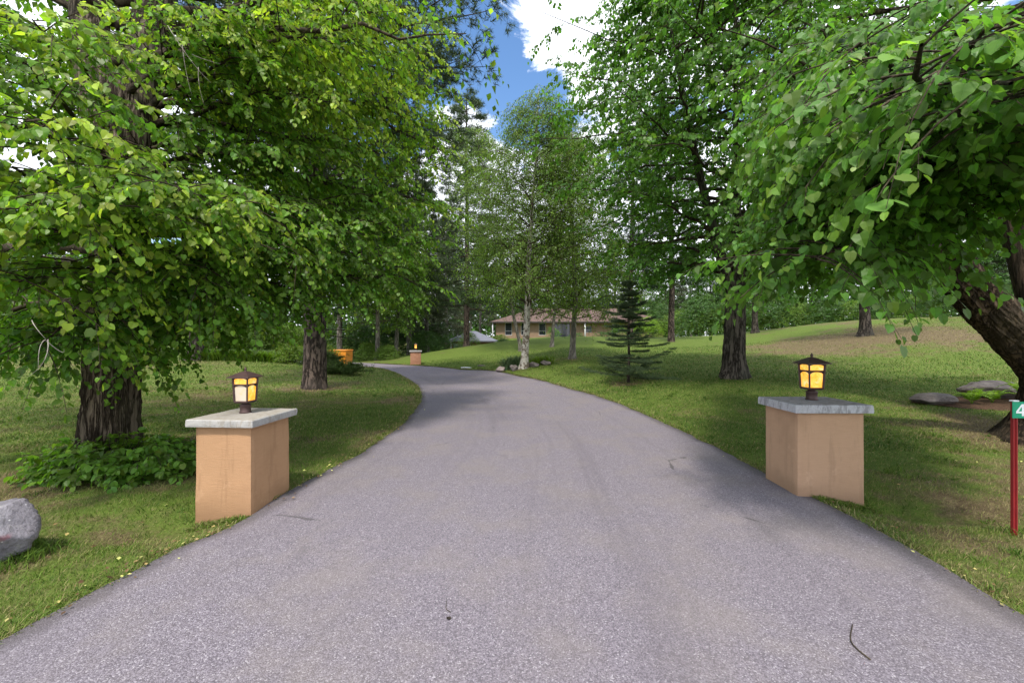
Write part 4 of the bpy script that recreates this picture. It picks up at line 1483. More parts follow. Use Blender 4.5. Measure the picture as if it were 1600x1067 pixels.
# juniper by the bend
rng = np.random.default_rng(12)
for (x, y, rx, ry, h, lab) in ((-7.55, 18.6, 1.5, 1.0, .62, 'low spreading juniper at the drive edge where it bends'), (-9.2, 20.2, 1.2, .9, 1.1, 'taller juniper just left of the spreading one')):
    z = g1(x, y)
    gl, gb = Geo(), Geo()
    pts, axs = [], []
    for i in range(80):
        a = rng.uniform(0, 6.28)
        r_ = rng.uniform(.4, 1)
        e = np.array([x + math.cos(a) * rx * r_, y + math.sin(a) * ry * r_, z + h * rng.uniform(.25, 1.0) * (1.25 - r_ * .75)])
        s0 = np.array([x + rng.normal(0, .12), y + rng.normal(0, .12), z - .03])
        path = bez(s0, (s0 + e) / 2 + UP * h * .25, e, 8)
        gb.tube(path, np.linspace(.02, .004, 8), 4, 0, .5, False)
        for q in range(22):
            u_ = rng.uniform(.35, 1)
            k = min(6, int(u_ * 7))
            pts.append(path[k] + (path[k + 1] - path[k]) * rng.random() + rng.normal(0, .07, 3) * np.array([1, 1, .5]))
            axs.append(nrm(path[k + 1] - path[k] + rng.normal(0, .12, 3)))
    needles(gl, np.array(pts), np.array(axs), .12, 14, np.full(len(pts), .4), rng, .8, 3.2)
    tree_obj('juniper_shrub', (x, y, z), lab, 'shrub', None, [('stems', gb, M['twig']), ('foliage', gl, M['juniper'])])


# strap-leaved clumps (day lilies, ornamental grass)
def straps(x, y, rx, ry, n_, L, w, leafm, label, name, group=None, tone=.45, z=None):
    z = g1(x, y)
    g = Geo()
    a = rng.uniform(0, 6.28, n_)
    r_ = np.sqrt(rng.random(n_))
    p = np.stack([x + np.cos(a) * r_ * rx, y + np.sin(a) * r_ * ry, np.zeros(n_)], 1)
    p[:, 2] = gz(p[:, 0], p[:, 1]) - .02
    az = rng.uniform(0, 6.28, n_)
    out = np.stack([np.cos(az), np.sin(az), np.zeros(n_)], 1)
    ln = L * rng.uniform(.6, 1.15, n_)
    tn = np.clip(tone + rng.normal(0, .15, n_), 0, 1)
    sd = np.cross(out, UP)
    prev = None
    rows = []
    for t in (0, .35, .7, 1.0):
        c = p + out * (ln * .55 * t ** 1.7)[:, None] + UP * (ln * (t - .38 * t ** 2.4))[:, None]
        wd = w * (1 - t) ** .6 + .001
        rows.append((c - sd * wd, c + sd * wd))
    V = np.stack([q for r2 in rows for q in r2], 1)
    F = np.array([(0, 1, 3, 2), (2, 3, 5, 4), (4, 5, 7, 6)])
    FF = (np.arange(n_)[:, None, None] * 8 + F[None]).reshape(-1, 4)
    g.add(V.reshape(-1, 3), FF, 0, np.repeat(tn, 8), False)
    o = g.build(name, M[leafm], None, (x, y, z))
    return tag(o, label, 'plant', group)


LILY = 'day lilies in the bed at the back of the left lawn'
for (px, D, wh_) in ((330, 24.6, 'leftmost'), (352, 24.2, 'second from the left'), (374, 24.0, 'third from the left'), (396, 24.0, 'third from the right'), (418, 24.2, 'second from the right'), (440, 24.6, 'rightmost')):
    x = (px - 800) / 650 * D
    straps(x, D, .62, .5, 260, 1.15, .03, 'lime', 'bright green day lily clump, ' + wh_ + ' of six in the left bed', 'day_lily', LILY, .2)
for (px, D, lab) in ((455, 23.2, 'pale feathery shrub left of the left lawn pine'), (476, 24, 'yellow green shrub behind the left lawn pine'), (508, 24.5, 'yellow green shrub between the left lawn pine and the orange bin')):
    shrub((px - 800) / 650 * D, D, .9, .7, 1.1, 420, .09, 'lime', lab, 'garden_shrub', .35, None, 'dia', .3, 8)
straps(.05, 20.3, .55, .4, 520, .95, .012, 'spruce', 'dark green ornamental grass clump left of the birch trunk', 'grass_clump', None, .9)
straps(1.45, 20.5, .6, .3, 220, .70, .02, 'lime', 'light green iris leaves right of the birch trunk', 'iris_clump', None, .4)


# ------------------------------------------------------------------ rocks
def rock(x, y, sx, sy, sz, mat, label, name='rock', group=None, seed=1, sink=.25, rz=0.0, flat=0.0):
    z = g1(x, y)
    g = Geo()
    nu, nv_ = 72, 46
    th = np.linspace(0, math.pi, nv_)
    ph = np.linspace(0, 2 * math.pi, nu, endpoint=False)
    T, Ph = np.meshgrid(th, ph, indexing='ij')
    d = np.stack([np.sin(T) * np.cos(Ph), np.sin(T) * np.sin(Ph), np.cos(T)], -1)
    r_ = 1 + .30 * (vnoise(d[..., 0] * 1.3 + d[..., 2] + seed * 3, d[..., 1] * 1.3 + seed, 1.2, seed, 4) - .5) * 2
    # facets: clip by random planes
    rg = np.random.default_rng(seed)
    for k in range(14):
        nn = nrm(rg.normal(0, 1, 3))
        lim = rg.uniform(.62, .92)
        dp = (d * nn).sum(-1) * r_
        r_ = np.where(dp > lim, r_ * lim / np.maximum(dp, 1e-6), r_)
    r_ = r_ + .10 * (vnoise(d[..., 0] * 4 + 3, d[..., 2] * 4 + d[..., 1] * 3, 1.3, seed + 8, 3) - .5) + .03 * (vnoise(d[..., 0] * 6 + d[..., 2] * 5, d[..., 1] * 6 + seed, 1.4, seed + 5, 3) - .5)
    V = d * r_[..., None] * np.array([sx, sy, sz])
    V[0] = V[0].mean(0)
    V[-1] = V[-1].mean(0)
    V[..., 2] += sz * (1 - sink)
    c, s = math.cos(rz), math.sin(rz)
    V = np.stack([V[..., 0] * c - V[..., 1] * s, V[..., 0] * s + V[..., 1] * c, V[..., 2]], -1)
    i = np.arange(nv_ - 1)[:, None] * nu
    j = np.arange(nu)[None]
    F = np.stack([i + j, i + nu + j, i + nu + (j + 1) % nu, i + (j + 1) % nu], -1).reshape(-1, 4)
    g.add(V.reshape(-1, 3), F, 0, .5, True)
    o = g.build(name, M[mat])
    o.location = (x, y, z)
    return tag(o, label, 'rock', group)


rock(-3.86, 3.0, .275, .27, .285, 'granite', 'pale grey granite boulder with a red paint mark at the left frame edge', 'boulder', None, 4, .30, .2)
rock(9.35, 9.25, .50, .30, .16, 'rock', 'long flat brown rock at the left end of the mulch bed', 'rock', None, 7, .35, -.05)
rock(11.25, 9.7, .75, .4, .26, 'rock', 'larger grey rock behind the ferns in the mulch bed', 'rock', None, 9, .35, .1)
RG = 'rocks round the birch'
rock(-.55, 19.9, .25, .2, .17, 'rockpink', 'pinkish rock left of the birch trunk and grass clump', 'rock', RG, 11, .3)
rock(.10, 19.75, .2, .2, .17, 'rock', 'pinkish rock touching the left side of the birch trunk', 'rock', RG, 12, .3)
rock(1.05, 20.0, .28, .2, .15, 'rock', 'brown rock touching the right side of the birch trunk', 'rock', RG, 13, .3)
rock(1.65, 20.2, .27, .2, .14, 'rock', 'brown rock at the right end of the birch rock ring', 'rock', RG, 14, .3)
rock(1.55, 50.5, 1.0, .5, .45, 'rockpink', 'grey boulder on the crest before the house', 'boulder', None, 15, .3)
rock(-2.6, 23.9, .42, .22, .05, 'frame', 'small flat white stone set in the lawn slope', 'stone', None, 16, .2)
rock(-1.75, 24.1, .30, .2, .05, 'rock', 'small flat grey stone beside the white one on the slope', 'stone', None, 17, .2)

# mulch bed with ferns
gm = Geo()
aa = np.linspace(0, 2 * math.pi, 40, endpoint=False)
for r_ in (1.0,):
    ring = np.stack([11.0 + np.cos(aa) * 1.9 * (1 + .1 * np.sin(aa * 5)), 9.2 + np.sin(aa) * .75 * (1 + .1 * np.cos(aa * 4))], 1)
    inner = np.stack([11.0 + np.cos(aa) * 1.0, 9.2 + np.sin(aa) * .4], 1)
    V = [(*p_, g1(*p_) + .015) for p_ in ring] + [(*p_, g1(*p_) + .05) for p_ in inner] + [(11.0, 9.2, g1(11.0, 9.2) + .06)]
    F = [(k, (k + 1) % 40, 40 + (k + 1) % 40, 40 + k) for k in range(40)]
    gm.add(V, F, 0, .5, True)
    gm.f.append((np.array([(40 + k, 40 + (k + 1) % 40, 80) for k in range(40)]), 0, True))
tag(gm.build('mulch_bed', M['mulch']), kind='structure')
rng = np.random.default_rng(4)
for (x, y, s_, lab) in ((10.0, 9.05, .45, 'small yellow green fern beside the long flat rock'), (10.5, 9.1, .45, 'small yellow green fern in the middle of the mulch bed'),
                        (11.15, 8.95, .80, 'large yellow green fern with arching fronds before the big tree trunk')):
    g = Geo()
    z = g1(x, y) + .03
    for k in range(11):
        a = k * 2.4 + rng.uniform(-.3, .3)
        dh = np.array([math.cos(a), math.sin(a), 0])
        e = np.array([x, y, z]) + dh * s_ * rng.uniform(.6, 1) + UP * s_ * rng.uniform(.35, .75)
        path = bez(np.array([x, y, z]), np.array([x, y, z]) + dh * s_ * .25 + UP * s_ * .75, e, 14)
        g.tube(path, np.linspace(.005, .002, 14), 3, 0, .5, False)
        pp = path[2:]
        tt = np.linspace(1, .15, 12)
        tg_ = nrm(np.gradient(path, axis=0))[2:]
        for sg in (-1, 1):
            sd = np.cross(dh, UP) * sg
            stamp(g, pp, sd[None] + tg_ * .4, np.repeat((UP * .8 + dh * .3)[None], 12, 0) + rng.normal(0, .1, (12, 3)), s_ * .26 * tt + .02, .4 + rng.normal(0, .1, 12), DIA_V * np.array([.5, 1, 1]), DIA_F)
    tag(g.build('fern', M['fern'], None, (x, y, z)), lab, 'plant', 'ferns in the mulch bed')


# ------------------------------------------------------------------ pillars and lanterns
def make_lantern(parent, z0, rz, sidemats, s=1.0):
    fr = Geo()
    hw_t, hw_b, zb, zt = .083 * s, .071 * s, .125 * s, .385 * s

    def corner(i, z, k=1.0):
        t = (z - zb) / (zt - zb)
        w = (hw_b + (hw_t - hw_b) * t) * k
        sx, sy = ((-1, -1), (1, -1), (1, 1), (-1, 1))[i]
        return np.array([sx * w, sy * w, z])
    bar = .0085 * s

    def rod(a, c, r_):
        fr.tube(np.array([a, c]), [r_, r_], 4, 0, .5, True, smooth=False)
    for i in range(4):
        rod(corner(i, zb), corner(i, zt), bar * 1.25)
        j = (i + 1) % 4
        rod(corner(i, zb), corner(j, zb), bar * 1.3)
        rod(corner(i, zt), corner(j, zt), bar * 1.2)
        zc = zb + (zt - zb) * .70
        rod(corner(i, zc), corner(j, zc), bar)
    fr.box((0, 0, zb - .006), (hw_b * 2.05, hw_b * 2.05, .012))
    f = fr.build('lantern', M['bronze'], parent)
    f.location = (0, 0, z0)
    f.rotation_euler = (0, 0, rz)
    f['label'] = 'bronze lantern with lit amber glass'
    # base
    g = Geo()
    prof = [(.058, 0), (.058, .012), (.052, .02), (.050, .075), (.055, .08), (.055, .09), (.036, .10), (.036, .118)]
    g.tube(np.array([(0, 0, z * s) for _, z in prof]), np.array([r_ for r_, _ in prof]) * s, 20, 0, .5)
    g.build('base', M['bronze'], f)
    # roof: concave hip
    g = Geo()
    ring = [(.124, .383), (.122, .391), (.086, .412), (.050, .433), (.020, .449)]
    V, F = [], []
    for (w, z) in ring:
        V += [(-w * s, -w * s, z * s), (w * s, -w * s, z * s), (w * s, w * s, z * s), (-w * s, w * s, z * s)]
    for r_ in range(len(ring) - 1):
        for i in range(4):
            F.append((r_ * 4 + i, r_ * 4 + (i + 1) % 4, r_ * 4 + 4 + (i + 1) % 4, r_ * 4 + 4 + i))
    F += [(3, 2, 1, 0), (16, 17, 18, 19)]
    g.add(V, F, 0)
    g.build('roof', M['bronze'], f)
    g = Geo()
    pr = [(.014, .445), (.014, .455), (.008, .458), (.015, .468), (.016, .474), (.008, .482), (.003, .498)]
    g.tube(np.array([(0, 0, z * s) for _, z in pr]), np.array([r_ for r_, _ in pr]) * s, 12, 0, .5)
    g.build('finial', M['bronze'], f)
    for i in range(4):
        j = (i + 1) % 4
        zc = zb + (zt - zb) * .70
        for (z1, z2) in ((zb + bar, zc - bar), (zc + bar, zt - bar)):
            g = Geo()
            # arched-top pane as a fan
            a1, b1 = corner(i, z1, .93), corner(j, z1, .93)
            pts_ = [a1 + (b1 - a1) * .05, a1 + (b1 - a1) * .95]
            ht = z2 - z1
            for q in np.linspace(.95, .05, 11):
                zz_ = z2 - ht * .17 * (abs(q - .5) * 2) ** 2.2 * (1 if ht > .08 else 1.6)
                pts_.append(corner(i, zz_, .93) + (corner(j, zz_, .93) - corner(i, zz_, .93)) * q)
            pts_ = np.array(pts_)
            nrm_ = np.array([pts_[:2].mean(0)[0], pts_[:2].mean(0)[1], 0])
            nrm_ = nrm_ / np.linalg.norm(nrm_) * .003
            k = len(pts_)
            g.add(np.vstack([pts_, pts_ - nrm_]), [(q, (q + 1) % k, k + (q + 1) % k, k + q) for q in range(k)], 0)
            g.f.append((np.array([np.arange(k)]), 0, False))
            g.f.append((np.array([np.arange(k)[::-1] + k]), 0, False))
            g.build('pane', M[sidemats[i] if z1 < zc else 'amber'], f)
    # spandrels above the arched panes: thin backing frame inside
    g = Geo()
    for i in range(4):
        j = (i + 1) % 4
        zc = zb + (zt - zb) * .70
        for (z1, z2) in ((zb + bar, zc - bar), (zc + bar, zt - bar)):
            ht = z2 - z1
            up_, lo_ = [], []
            for q in np.linspace(.0, 1, 13):
                zz_ = z2 - ht * .17 * (abs(q - .5) * 2) ** 2.2 * (1 if ht > .08 else 1.6)
                up_.append(corner(i, z2 + .002, .945) + (corner(j, z2 + .002, .945) - corner(i, z2 + .002, .945)) * q)
                lo_.append(corner(i, zz_, .945) + (corner(j, zz_, .945) - corner(i, zz_, .945)) * q)
            V = np.array(up_ + lo_)
            g.add(V, [(q, q + 13, q + 14, q + 1) for q in range(12)], 0)
            for q in ((0, .06), (.94, 1.0)):
                A = corner(i, z1, .945)
                B = corner(j, z1, .945)
                C_ = corner(i, z2, .945)
                D_ = corner(j, z2, .945)
                g.add([A + (B - A) * q[0], A + (B - A) * q[1], C_ + (D_ - C_) * q[1], C_ + (D_ - C_) * q[0]], [(0, 1, 2, 3)], 0)
    g.build('glazing_frame', M['bronze'], f)
    lt = bpy.data.lights.new('lantern_bulb', 'POINT')
    lt.energy = 1.2 * s
    lt.color = (1.0, .62, .25)
    lt.shadow_soft_size = .03
    lo = bpy.data.objects.new('lantern_bulb', lt)
    COL.objects.link(lo)
    lo.parent = f
    lo.location = (0, 0, .25 * s)
    return f


def pillar(cx, cy, w, d, ztop, thick, inset, rot, bodym, capm, label, pans, lz=1.0, zbot=-.3, group='pillars with lanterns along the drive', seed=1):
    zg = g1(cx, cy)
    e = empty('gate_pillar', (cx, cy, zg), label, 'pillar', group, rot)
    hb = ztop - thick - zg
    g = Geo()
    # body: subdivided slightly uneven walls
    bw, bd = w / 2 - inset, d / 2 - inset
    nz_, m = 30, 14
    loop = []
    for (a, c) in (((-bw, -bd), (bw, -bd)), ((bw, -bd), (bw, bd)), ((bw, bd), (-bw, bd)), ((-bw, bd), (-bw, -bd))):
        for q in range(m):
            t = q / m
            loop.append((a[0] + (c[0] - a[0]) * t, a[1] + (c[1] - a[1]) * t))
    loop = np.array(loop)
    # soften the corners
    sg = np.roll(loop, 1, 0) * .12 + loop * .76 + np.roll(loop, -1, 0) * .12
    loop = sg
    zs = np.linspace(zbot, hb + .002, nz_)
    V = []
    for z in zs:
        o = nrm(loop) * ((vnoise(loop[:, 0] * 5 + seed, loop[:, 1] * 5 + z * 4, 1, seed, 3) - .5) * .010)[:, None]
        V.append(np.c_[loop * (1 - .012 * (z / hb)) + o, np.full(len(loop), z)])
    V = np.concatenate(V)
    k = len(loop)
    i = np.arange(nz_ - 1)[:, None] * k
    j = np.arange(k)[None]
    F = np.stack([i + j, i + (j + 1) % k, i + k + (j + 1) % k, i + k + j], -1).reshape(-1, 4)
    g.add(V, F, 0, .5, False)
    g.build('body', M[bodym], e)
    # cap slab with chipped edges
    g = Geo()
    hw, hd = w / 2, d / 2
    m = 26
    loop = []
    for (a, c) in (((-hw, -hd), (hw, -hd)), ((hw, -hd), (hw, hd)), ((hw, hd), (-hw, hd)), ((-hw, hd), (-hw, -hd))):
        for q in range(m):
            t = q / m
            loop.append((a[0] + (c[0] - a[0]) * t, a[1] + (c[1] - a[1]) * t))
    loop = np.array(loop)
    k = len(loop)
    rows = [(hb, -.02), (hb + .004, -.002), (hb + thick * .3, 0), (hb + thick * .6, 0), (hb + thick * .88, -.001), (hb + thick, -.008), (hb + thick + .002, -.06), (hb + thick + .006, -.22)]
    V = []
    for z, off in rows:
        ch = (vnoise(loop[:, 0] * 9 + seed, loop[:, 1] * 9 + z * 17, 1, seed + 3, 3) - .5)
        sc = 1 + off / hw
        edge = 1 if abs(off) < .05 else .2
        V.append(np.c_[loop * sc + nrm(loop) * (ch * .012 * edge)[:, None], z + ch * .004])
    V.append(np.array([[0, 0, hb + thick + .010]]))
    V = np.concatenate(V)
    i = np.arange(len(rows) - 1)[:, None] * k
    j = np.arange(k)[None]
    F = np.stack([i + j, i + (j + 1) % k, i + k + (j + 1) % k, i + k + j], -1).reshape(-1, 4)
    g.add(V, F, 0, .5, False)
    top0 = (len(rows) - 1) * k
    g.f.append((np.array([(top0 + q, top0 + (q + 1) % k, len(V) - 1) for q in range(k)]), 0, False))
    g.f.append((np.array([np.arange(k)[::-1]]), 0, False))
    g.build('cap', M[capm], e)
    make_lantern(e, hb + thick + .008, 0, pans, lz)
    return e


# corner order of sides: 0 front(-y) 1 right(+x) 2 back 3 left
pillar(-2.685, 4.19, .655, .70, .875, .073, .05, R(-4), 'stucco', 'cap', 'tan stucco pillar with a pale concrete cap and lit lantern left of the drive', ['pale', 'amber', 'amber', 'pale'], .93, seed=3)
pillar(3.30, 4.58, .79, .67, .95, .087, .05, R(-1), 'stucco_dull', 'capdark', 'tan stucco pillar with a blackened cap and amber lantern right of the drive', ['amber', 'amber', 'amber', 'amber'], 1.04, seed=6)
pillar(-6.55, 28.3, .82, .82, .99, .09, .06, R(12), 'redbrick', 'cap', 'small distant brick pillar with a lantern at the bend of the drive', ['amber', 'pale', 'amber', 'amber'], 1.05, seed=9)

# ------------------------------------------------------------------ sign
SX, SY = 4.20, 3.48
zg = g1(SX, SY)
e = empty('house_number_sign', (SX, SY, zg), 'green house number plate reading 4 on a red post at the right edge', 'sign')
g = Geo()
hp = 1.10 - zg
g.box((0, 0, hp / 2 - .1), (.037, .026, hp + .2), 0, 0, 1, .004)
g.box((0, -.018, hp / 2 - .1), (.008, .008, hp + .18), 0)
g.build('post', M['redpost'], e)
g = Geo()
g.box((.085, -.026, hp - .068), (.262, .004, .135), 0, 0, 1, 0)
pl = g.build('number_plate', M['signgreen'], e)
g = Geo()
# the digit 4 as flat strokes
zc = hp - .068


def stroke(poly):
    pv = np.array([(x_, -.0295, z_) for x_, z_ in poly])
    pb = pv + np.array([0, .0012, 0])
    k = len(pv)
    g.add(np.vstack([pv, pb]), [(q, (q + 1) % k, k + (q + 1) % k, k + q) for q in range(k)], 0)
    g.f.append((np.array([np.arange(k)]) + g.n - 2 * k, 0, False))


X0, Wd, Hh = -.018, .078, .098
zb_ = zc - Hh / 2


def q4(u, v_):
    return (X0 + u * Wd, zb_ + v_ * Hh)


stroke([q4(.62, 0), q4(.84, 0), q4(.84, .22), q4(.62, .22)])
stroke([q4(.0, .22), q4(1.0, .22), q4(1.0, .38), q4(.0, .38)])
stroke([q4(.62, .38), q4(.84, .38), q4(.84, 1.0), q4(.62, 1.0)])
stroke([q4(.0, .38), q4(.24, .38), q4(.62, .80), q4(.62, 1.0)])
g.build('digit', M['white'], pl)
g = Geo()
g.box((0, .0, hp + .004), (.05, .034, .012), 0, 0, 1, .003)
g.build('post_cap', M['white'], e)

# ------------------------------------------------------------------ house
HX0, HX1, HY, HZ = -2.7, 25.6, 70.0, 1.9
e = empty('ranch_house', (12, HY, HZ), 'low tan brick house with a brown hip roof on the crest of the lawn', 'house')


def hp_(x, y, z):
    return (x - 12, y - HY, z - HZ)


g = Geo()
wins = [(789, 800, 503.5, 523.5), (814, 825, 503.5, 523.5), (842, 853, 503.5, 523.5), (915, 925, 509, 519), (956, 968, 506, 520), (990, 1004, 506, 520), (1018, 1028, 506, 520)]


def wx(px):
    return (px - 800) / 650 * 70


def wz(py):
    return 1.6 + (533 - py) / 650 * 70


ZE = wz(502.5)
# front wall as piers between openings, so windows sit in real recesses
ops = [(wx(a), wx(c), wz(d_), wz(b_)) for a, c, b_, d_ in wins]
ops.insert(3, (wx(866), wx(891), HZ - .1, wz(505)))
ops.sort()
xcur = HX0
zb0 = HZ - 1.2
for (a, c, z1, z2) in ops:
    g.box((*hp_((xcur + a) / 2, HY + .15, (zb0 + ZE) / 2),), (a - xcur, .3, ZE - zb0))
    if z1 > zb0:
        g.box(hp_((a + c) / 2, HY + .153, (zb0 + z1) / 2), (c - a, .29, z1 - zb0))
    if z2 < ZE:
        g.box(hp_((a + c) / 2, HY + .153, (z2 + ZE) / 2), (c - a, .29, ZE - z2))
    xcur = c
g.box(hp_((xcur + HX1) / 2, HY + .15, (zb0 + ZE) / 2), (HX1 - xcur, .3, ZE - zb0))
g.box(hp_(HX0 + .15, HY + 5.3, (zb0 + ZE) / 2), (.3, 10, ZE - zb0))
g.box(hp_(HX1 - .15, HY + 5.3, (zb0 + ZE) / 2), (.3, 10, ZE - zb0))
g.box(hp_((HX0 + HX1) / 2, HY + 10.2, (zb0 + ZE) / 2), (HX1 - HX0, .3, ZE - zb0))
g.build('wall', M['brick'], e)
for (a, c, z1, z2) in ops:
    wide = c - a > 2
    g = Geo()
    nm = 'entrance' if wide else 'window'
    fw = .07
    g.box(hp_(a + fw / 2, HY + .2, (z1 + z2) / 2), (fw, .08, z2 - z1))
    g.box(hp_(c - fw / 2, HY + .2, (z1 + z2) / 2), (fw, .08, z2 - z1))
    g.box(hp_((a + c) / 2, HY + .2, z2 - fw / 2), (c - a - 2 * fw, .08, fw))
    g.box(hp_((a + c) / 2, HY + .2, z1 + fw / 2), (c - a - 2 * fw, .08, fw))
    if not wide:
        g.box(hp_((a + c) / 2, HY + .2, z1 + (z2 - z1) * .35), (c - a - 2 * fw, .06, .06))
    else:
        for q in (.25, .5, .75):
            g.box(hp_(a + (c - a) * q, HY + .2, (z1 + z2) / 2), (.08, .06, z2 - z1 - 2 * fw))
        g.box(hp_(a + (c - a) * .25, HY + .2, z1 + 1.1), ((c - a) * .4, .05, .06))
    wf = g.build(nm, M['frame'] if not wide else M['fascia'], e)
    g = Geo()
    g.box(hp_((a + c) / 2, HY + .25, (z1 + z2) / 2), (c - a - .02, .02, z2 - z1 - .02))
    g.build('pane', M['dark_glass'], wf)
# roof
g = Geo()
ov = .95
x0, x1, y0, y1 = HX0 - ov, HX1 + ov, HY - ov, HY + 10.5 + ov
zr = wz(487) + 1.0
ym = (y0 + y1) / 2
V = [hp_(x0, y0, ZE), hp_(x1, y0, ZE), hp_(x1, y1, ZE), hp_(x0, y1, ZE), hp_(x0 + 7.5, ym, zr), hp_(x1 - 7.5, ym, zr)]
V += [hp_(x0, y0, ZE - .02), hp_(x1, y0, ZE - .02), hp_(x1, y1, ZE - .02), hp_(x0, y1, ZE - .02)]
g.add(V, [(0, 1, 5, 4), (2, 3, 4, 5)], 0)
g.f.append((np.array([(1, 2, 5), (3, 0, 4)]), 0, False))
g.f.append((np.array([(9, 8, 7, 6)]), 0, False))
rf = g.build('roof', M['roofbrown'], e)
g = Geo()
g.box(hp_((x0 + x1) / 2, y0 - .03, ZE - .08), (x1 - x0, .05, .2))
g.box(hp_(x0 - .03, ym, ZE - .08), (.05, y1 - y0 - .1, .2))
g.build('fascia', M['fascia'], rf)
g = Geo()
g.tube(np.array([hp_(wx(770), HY - .7, HZ - .4), hp_(wx(770), HY - .7, ZE - .1)]), .09, 8)
g.build('porch_post', M['frame'], e)
g = Geo()
g.tube(np.array([hp_(wx(913), HY - .7, HZ - .4), hp_(wx(913), HY - .7, ZE - .1)]), .12, 8)
g.build('porch_post', M['frame'], e)

# garage
GX0, GX1, GY0, GZ0 = (703 - 800) / 650 * 55, (770 - 800) / 650 * 55, 55.0, -1.0
ZG = 1.72
e = empty('garage', (GX0, GY0, GZ0), 'low garage with a grey hip roof beyond the left flank of the mound', 'garage')


def gp_(x, y, z):
    return (x - GX0, y - GY0, z - GZ0)


g = Geo()
a, c = (707.5 - 800) / 650 * 55, (733 - 800) / 650 * 55
g.box(gp_((GX0 + a) / 2, GY0 + .1, (GZ0 + ZG) / 2), (a - GX0, .2, ZG - GZ0 + .4))
g.box(gp_((a + c) / 2, GY0 + .103, ZG - .12), (c - a, .19, .45))
g.box(gp_((c + GX1) / 2, GY0 + .1, (GZ0 + ZG) / 2), (GX1 - c, .2, ZG - GZ0 + .4))
g.box(gp_(GX0 + .1, GY0 + 3.7, (GZ0 + ZG) / 2), (.2, 7, ZG - GZ0 + .4))
g.box(gp_(GX1 - .1, GY0 + 3.7, (GZ0 + ZG) / 2), (.2, 7, ZG - GZ0 + .4))
g.build('wall', M['wood'], e)
g = Geo()
for q in range(4):
    g.box(gp_((a + c) / 2, GY0 + .15, GZ0 + .3 + q * .62), (c - a - .02, .05, .6), 0, 0, 1, .01)
g.build('garage_door', M['garagedoor'], e)
g = Geo()
g.box(gp_((704.7 - 800) / 650 * 55, GY0 - .05, (GZ0 + ZG) / 2), (.18, .1, ZG - GZ0))
g.build('door_trim', M['frame'], e)
g = Geo()
g.box(gp_(c + .1, GY0 - .05, (GZ0 + ZG) / 2), (.18, .1, ZG - GZ0))
g.build('door_trim', M['frame'], e)
g = Geo()
x0, x1, y0, y1 = GX0 - .55, GX1 + .5, GY0 - .6, GY0 + 7.6
ym = (y0 + y1) / 2
V = [gp_(x0, y0, ZG), gp_(x1, y0, ZG), gp_(x1, y1, ZG), gp_(x0, y1, ZG), gp_((x0 + x1) / 2 - .3, ym, ZG + 1.35), gp_((x0 + x1) / 2 + .3, ym, ZG + 1.35),
     gp_(x0, y0, ZG - .15), gp_(x1, y0, ZG - .15), gp_(x1, y1, ZG - .15), gp_(x0, y1, ZG - .15)]
g.add(V, [(0, 1, 5, 4), (2, 3, 4, 5), (6, 7, 1, 0), (7, 8, 2, 1), (8, 9, 3, 2), (9, 6, 0, 3), (9, 8, 7, 6)], 0)
g.f.append((np.array([(1, 2, 5), (3, 0, 4)]), 0, False))
g.build('roof', M['roofgrey'], e)

# orange skip behind the bed
x, y = (531 - 800) / 650 * 27, 27.0
e = empty('orange_bin', (x, y, g1(x, y)), 'bright orange steel bin half hidden behind the shrubs by the left lawn pine', 'bin', None, .12)
hh = 1.0 - g1(x, y)
g = Geo()
g.box((0, 0, hh / 2), (1.15, 1.6, hh), 0, 0, 1.04, .02)
for q in (-.35, 0, .35):
    g.box((q, -.815, hh / 2), (.06, .05, hh * .92), 0)
g.build('body', M['orange'], e)
g = Geo()
g.box((0, 0, hh + .03), (1.28, 1.75, .07), 0, 0, 1, .02)
g.build('rim', M['orange'], e)
g = Geo()
g.box((-.28, -.85, hh * .72), (.3, .01, .26), 0)
g.build('panel', M['white'], e)

# ------------------------------------------------------------------ grass blades and litter
rng = np.random.default_rng(99)


